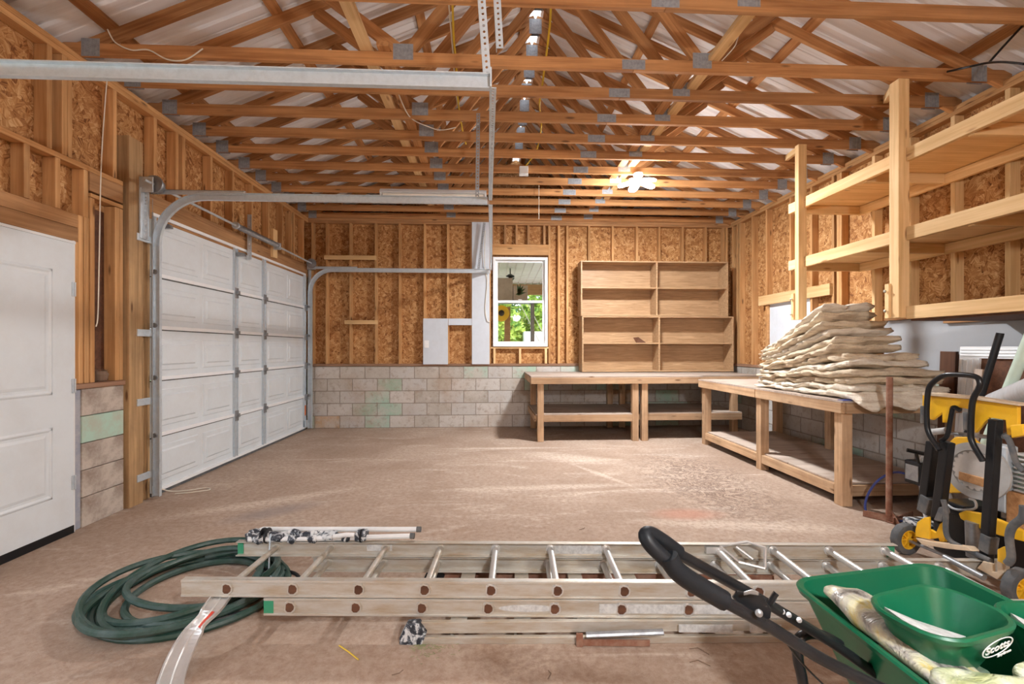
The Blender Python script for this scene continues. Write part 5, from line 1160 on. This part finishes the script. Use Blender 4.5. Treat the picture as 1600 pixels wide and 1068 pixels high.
MB().tube(smooth_path([(3.14, 3.18, .30), at(1420, 742, X=3.12), at(1395, 738, X=3.1), at(1370, 752, X=3.08), at(1355, 775, X=3.06), at(1352, 795, X=3.05), at(1362, 808, X=3.05), Vector((3.06, 3.26, .03)), Vector((3.12, 3.22, .05))], 6), .009, 8).build('blue_hose', M['blue'], ps, smooth=True)

# ================================================================== ROLLING SAW STAND
def SX(px, py, X=2.70): return at(px, py, X=X)
sw = empty('rolling_saw_stand', (2.72, 2.45, 0), 'yellow and black rolling saw stand folded upright, on two wheels at the right', 'saw stand')
def sq(b, p, q, wd=.045, t=.035, up=(0, 1, 0)): return b.bar(p, q, wd, t, up)
for a, c, X in (((1458, 690), (1444, 792), 2.76), ((1481, 690), (1465, 815), 2.70)):
    sq(MB(), SX(*a, X), SX(*c, X), .054, .048).build('upright_tube', M['black'], sw, bevel=.006)
MB().bar(SX(1452, 776, 2.755), SX(1446, 800, 2.755), .066, .060, (0, 1, 0)).build('tube_collar', M['rubber'], sw, bevel=.004)
sq(MB(), SX(1556, 655), SX(1540, 890), .045, .045).build('upright_tube', M['black'], sw, bevel=.006)
MB().bar(SX(1547, 836), SX(1543, 862), .054, .054, (0, 1, 0)).build('tube_collar', M['rubber'], sw, bevel=.004)
# yellow head plate
def plate(pix, X, th, name, mat, par=None, bev=.003):
    P = [SX(x, y, X) for x, y in pix]; n = len(P); vs = P + [p + Vector((th, 0, 0)) for p in P]
    return MB().add(vs, [tuple(range(n)), tuple(range(n, 2 * n))[::-1]] + [(i, (i + 1) % n, n + (i + 1) % n, n + i) for i in range(n)]).build(name, M[mat], par or sw, bevel=bev)
plate([(1441, 617), (1455, 618), (1520, 624), (1590, 634), (1590, 678), (1573, 680), (1571, 656), (1545, 652), (1523, 676), (1520, 640), (1484, 634), (1484, 660), (1472, 660), (1472, 644), (1456, 656), (1441, 648)], 2.70, .02, 'head_plate', 'yellow')
plate([(1441, 613), (1455, 613), (1520, 619), (1592, 630), (1592, 634), (1520, 624), (1441, 617)], 2.675, .06, 'head_flange', 'cream')
plate([(1578, 664), (1598, 662), (1600, 680), (1580, 684)], 2.665, .03, 'latch_plate', 'yellow', bev=.004)
# U-shaped carry handles
U1 = [(1468, 703), (1452, 678), (1448, 655), (1450, 612), (1458, 597), (1476, 586), (1500, 585), (1524, 588), (1531, 596), (1530, 606), (1520, 626), (1517, 668), (1519, 690), (1536, 720)]
MB().tube(smooth_path([SX(x, y, 2.645) for x, y in U1], 5), .0145, 10).build('lift_handle', M['black'], sw, smooth=True)
for q in ((1445, 648), (1513, 658)): MB().bar(SX(q[0], q[1] - 14, 2.66), SX(q[0], q[1] + 14, 2.66), .035, .03, (0, 1, 0)).build('handle_clamp', M['rubber'], sw, bevel=.005)
U2 = [(1470, 688), (1480, 680), (1486, 650), (1490, 636), (1500, 641)]
MB().tube(smooth_path([SX(x, y, 2.69) for x, y in U2], 5), .012, 10).build('inner_bow', M['black'], sw, smooth=True)
MB().tube([SX(1483, 676, 2.74), SX(1560, 684, 2.74)], .011, 8).build('cross_tube', M['galv_dark'], sw, smooth=True)
MB().tube([SX(1545, 690, 2.72), SX(1600, 668, 2.72)], .012, 8).build('cross_tube', M['galv_dark'], sw, smooth=True)
MB().tube([SX(1453, 675, 2.72), SX(1480, 672, 2.72)], .02, 10).build('release_knob', M['grey_plastic'], sw, smooth=True)
# wheel brackets
plate([(1430, 828), (1433, 815), (1444, 808), (1452, 807), (1452, 842), (1430, 838)], 2.655, .012, 'wheel_bracket', 'yellow')
plate([(1452, 826), (1462, 832), (1468, 818), (1476, 812), (1476, 846), (1468, 846), (1466, 840), (1453, 842)], 2.69, .02, 'wheel_bracket', 'yellow')
plate([(1430, 840), (1452, 845), (1510, 853), (1520, 861), (1480, 857), (1440, 850)], 2.64, .05, 'foot_plate', 'cream')
plate([(1558, 858), (1568, 853), (1576, 856), (1577, 878), (1570, 882), (1558, 876)], 2.62, .02, 'wheel_bracket', 'yellow')
plate([(1526, 887), (1536, 876), (1550, 880), (1550, 893), (1558, 893), (1558, 860), (1564, 858), (1567, 895), (1558, 905)], 2.64, .02, 'foot_plate', 'cream')
wheel(sw, SX(1420, 843, 2.66) + Vector((0, .02, 0)), (.12, -1, 0), .098, .055)
wheel(sw, Vector((2.70, 2.20, .098)), (.12, -1, 0), .098, .055)
MB().tube([SX(1422, 845, 2.66), Vector((2.70, 2.20, .10))], .01).build('axle', M['galv_dark'], sw)
MB().tube(smooth_path([SX(x, y, 2.66) for x, y in ((1474, 780), (1478, 800), (1478, 830), (1486, 845), (1510, 858), (1548, 876))], 5), .014, 10).build('folding_leg', M['rubber'], sw, smooth=True)
MB().tube(smooth_path([SX(x, y, 2.60) for x, y in ((1600, 790), (1598, 808), (1582, 822), (1577, 840), (1580, 870), (1574, 880))], 5), .018, 10).build('folding_leg', M['rubber'], sw, smooth=True)
MB().tube([SX(1476, 870, 2.5), SX(1538, 902, 2.5)], .016, 10).build('extension_tube', M['galv_dark'], sw, smooth=True)
MB().tube(smooth_path([SX(x, y, 2.64) for x, y in ((1600, 736), (1588, 722), (1578, 690), (1570, 680))], 5), .013, 10).build('side_bow', M['rubber'], sw, smooth=True)
plate([(1466, 792), (1476, 790), (1478, 800), (1470, 815), (1458, 812)], 2.65, .03, 'foot_lever', 'rubber', bev=.006)

# mitre saw lying behind the stand
ms = empty('mitre_saw', (3.0, 2.75, .1), 'yellow mitre saw with round grey guard standing behind the rolling saw stand', 'saw')
plate([(1483, 690), (1492, 682), (1510, 682), (1530, 700), (1534, 766), (1520, 770), (1476, 770)], 3.02, .05, 'saw_housing', 'yellow', ms, .006)
c = SX(1528, 735, 2.96)
GM = Matrix.Translation(c) @ Vector((-1, -.15, .0)).to_track_quat('Z', 'Y').to_matrix().to_4x4()
MB().lathe([(.0, 0), (.165, 0), (.17, .005), (.17, .022), (.125, .026), (.12, .018), (0, .018)], GM, 44).build('blade_guard', M['grey_plastic'], ms, smooth=True, angle=30)
bl = []; 
for k in range(60): r_ = .118 if k % 3 else .104; bl.append((r_ * math.cos(2 * PI * k / 60), r_ * math.sin(2 * PI * k / 60)))
MB().prism(bl, .003, GM @ Matrix.Translation((0, 0, .024))).build('saw_blade', M['alu_clean'], ms)
MB().bar(SX(1500, 742, 2.93), SX(1538, 754, 2.93), .05, .02, (0, 0, 1)).build('fence', M['header'], ms, bevel=.002)
MB().box(2.86, 3.10, 2.62, 2.78, .28, .36).build('base_casting', M['black'], ms, bevel=.012)
MB().box(2.9, 3.15, 2.40, 2.86, .0, .28).build('base_stand', M['black'], ms, bevel=.012)
MB().tube(smooth_path([SX(x, y, 2.84) for x, y in ((1476, 785), (1492, 795), (1515, 796), (1525, 792), (1523, 782), (1515, 779))], 5), .007, 8).build('lock_hook', M['galv'], ms, smooth=True)
plate([(1497, 801), (1508, 797), (1530, 801), (1560, 812), (1600, 830), (1600, 846), (1560, 836), (1520, 822), (1500, 810)], 2.80, .03, 'extension_arm', 'yellow', ms, .006)
MB().tube([SX(1520, 815, 2.80), SX(1522, 870, 2.80)], .035, 12).build('leg_column', M['galv_dark'], ms, smooth=True)
MB().box(2.98, 3.06, 2.50, 2.60, .36, .75).build('saw_column', M['galv'], ms, bevel=.01)
# aluminium motor fins stack
b = MB()
for k in range(9): b.box(3.0, 3.22, 2.28, 2.48, .50 + k * .026, .512 + k * .026)
fm = b.build('ribbed_metal_stack', M['alu_clean'], label='ribbed silver metal stack behind the right stand tube', cat='metal stack', bevel=.003)
MB().box(2.98, 3.24, 2.26, 2.50, .0, .495).build('cardboard_carton', M['header'], label='brown carton under the ribbed silver metal at the right edge', cat='carton', bevel=.004)

# ================================================================== LEANING AGAINST THE RIGHT WALL
wf = empty('leaning_window_frame', (3.9, 3.2, 0), 'white fluted window frame leaning on the grey panel at the right wall', 'frame')
FM = Matrix.Translation((3.86, 0, 0)) @ Matrix.Rotation(math.radians(4), 4, 'Y')
def fl_v(y0, y1, z0, z1, nm):
    b = MB().box(0, .02, y0, y1, z0, z1, FM)
    for k in range(4): yy = y0 + (k + .5) * (y1 - y0) / 4; b.box(-.008, 0, yy - .012, yy + .012, z0 + .01, z1 - .01, FM)
    return b.build(nm, M['vinyl'], wf, bevel=.003)
fl_v(3.50, 3.66, .0, 1.24, 'side_casing'); fl_v(2.50, 2.66, .0, 1.24, 'side_casing')
b = MB().box(0, .02, 2.50, 3.66, 1.24, 1.335, FM)
for k in range(3): b.box(-.008, 0, 2.51, 3.65, 1.255 + k * .025, 1.268 + k * .025, FM)
b.build('head_casing', M['vinyl'], wf, bevel=.003)
MB().box(.02, .04, 2.6, 3.56, .02, 1.28, FM).build('backing', M['darkwood'], wf)
lum('brown_board', (4.02, 3.86, 0), (4.05, 3.84, 1.29), .14, .03, M['darkwood'], None, up=(0, 1, 0), label='dark brown board leaning on the wall left of the white frame', cat='board')
MB().tube([at(1563, 520, X=3.45), at(1533, 618, X=3.40), Vector((3.28, 3.22, .0))], .021, 12).build('dark_pipe', M['black'], label='dark steel pipe leaning in front of the white frame', cat='pipe', smooth=True)
MB().tube([at(1614, 515, X=3.30), at(1542, 690, X=3.31), at(1515, 755, X=3.34)], .030, 14).build('pale_green_pipe', M['palegreen'], label='pale green plastic pipe leaning at the right edge', cat='pipe', smooth=True)
MB().tube([at(1555, 628, X=3.30), at(1625, 600, X=3.2)], .06, 16).build('rolled_plastic_sheet', M['clear_poly'], label='cloudy grey rolled plastic sheet at the right edge below the pipes', cat='plastic roll', smooth=True)
lum('grey_board', (3.62, 3.30, .0), (3.70, 3.28, 1.16), .06, .02, M['greyply'], None, up=(0, 1, 0), label='thin grey wooden strip standing inside the white frame', cat='board')
MB().box(3.35, 3.95, 2.30, 3.30, .0, .36).build('storage_crate', M['greyply'], label='low dusty crate on the floor behind the saw at the right wall', cat='crate', bevel=.004)
MB().box(3.30, 3.80, 2.50, 3.0, .365, .60).build('plastic_tub', M['green_dusty'], label='dusty green plastic tub on the crate under the leaning pipes', cat='tub', bevel=.02)
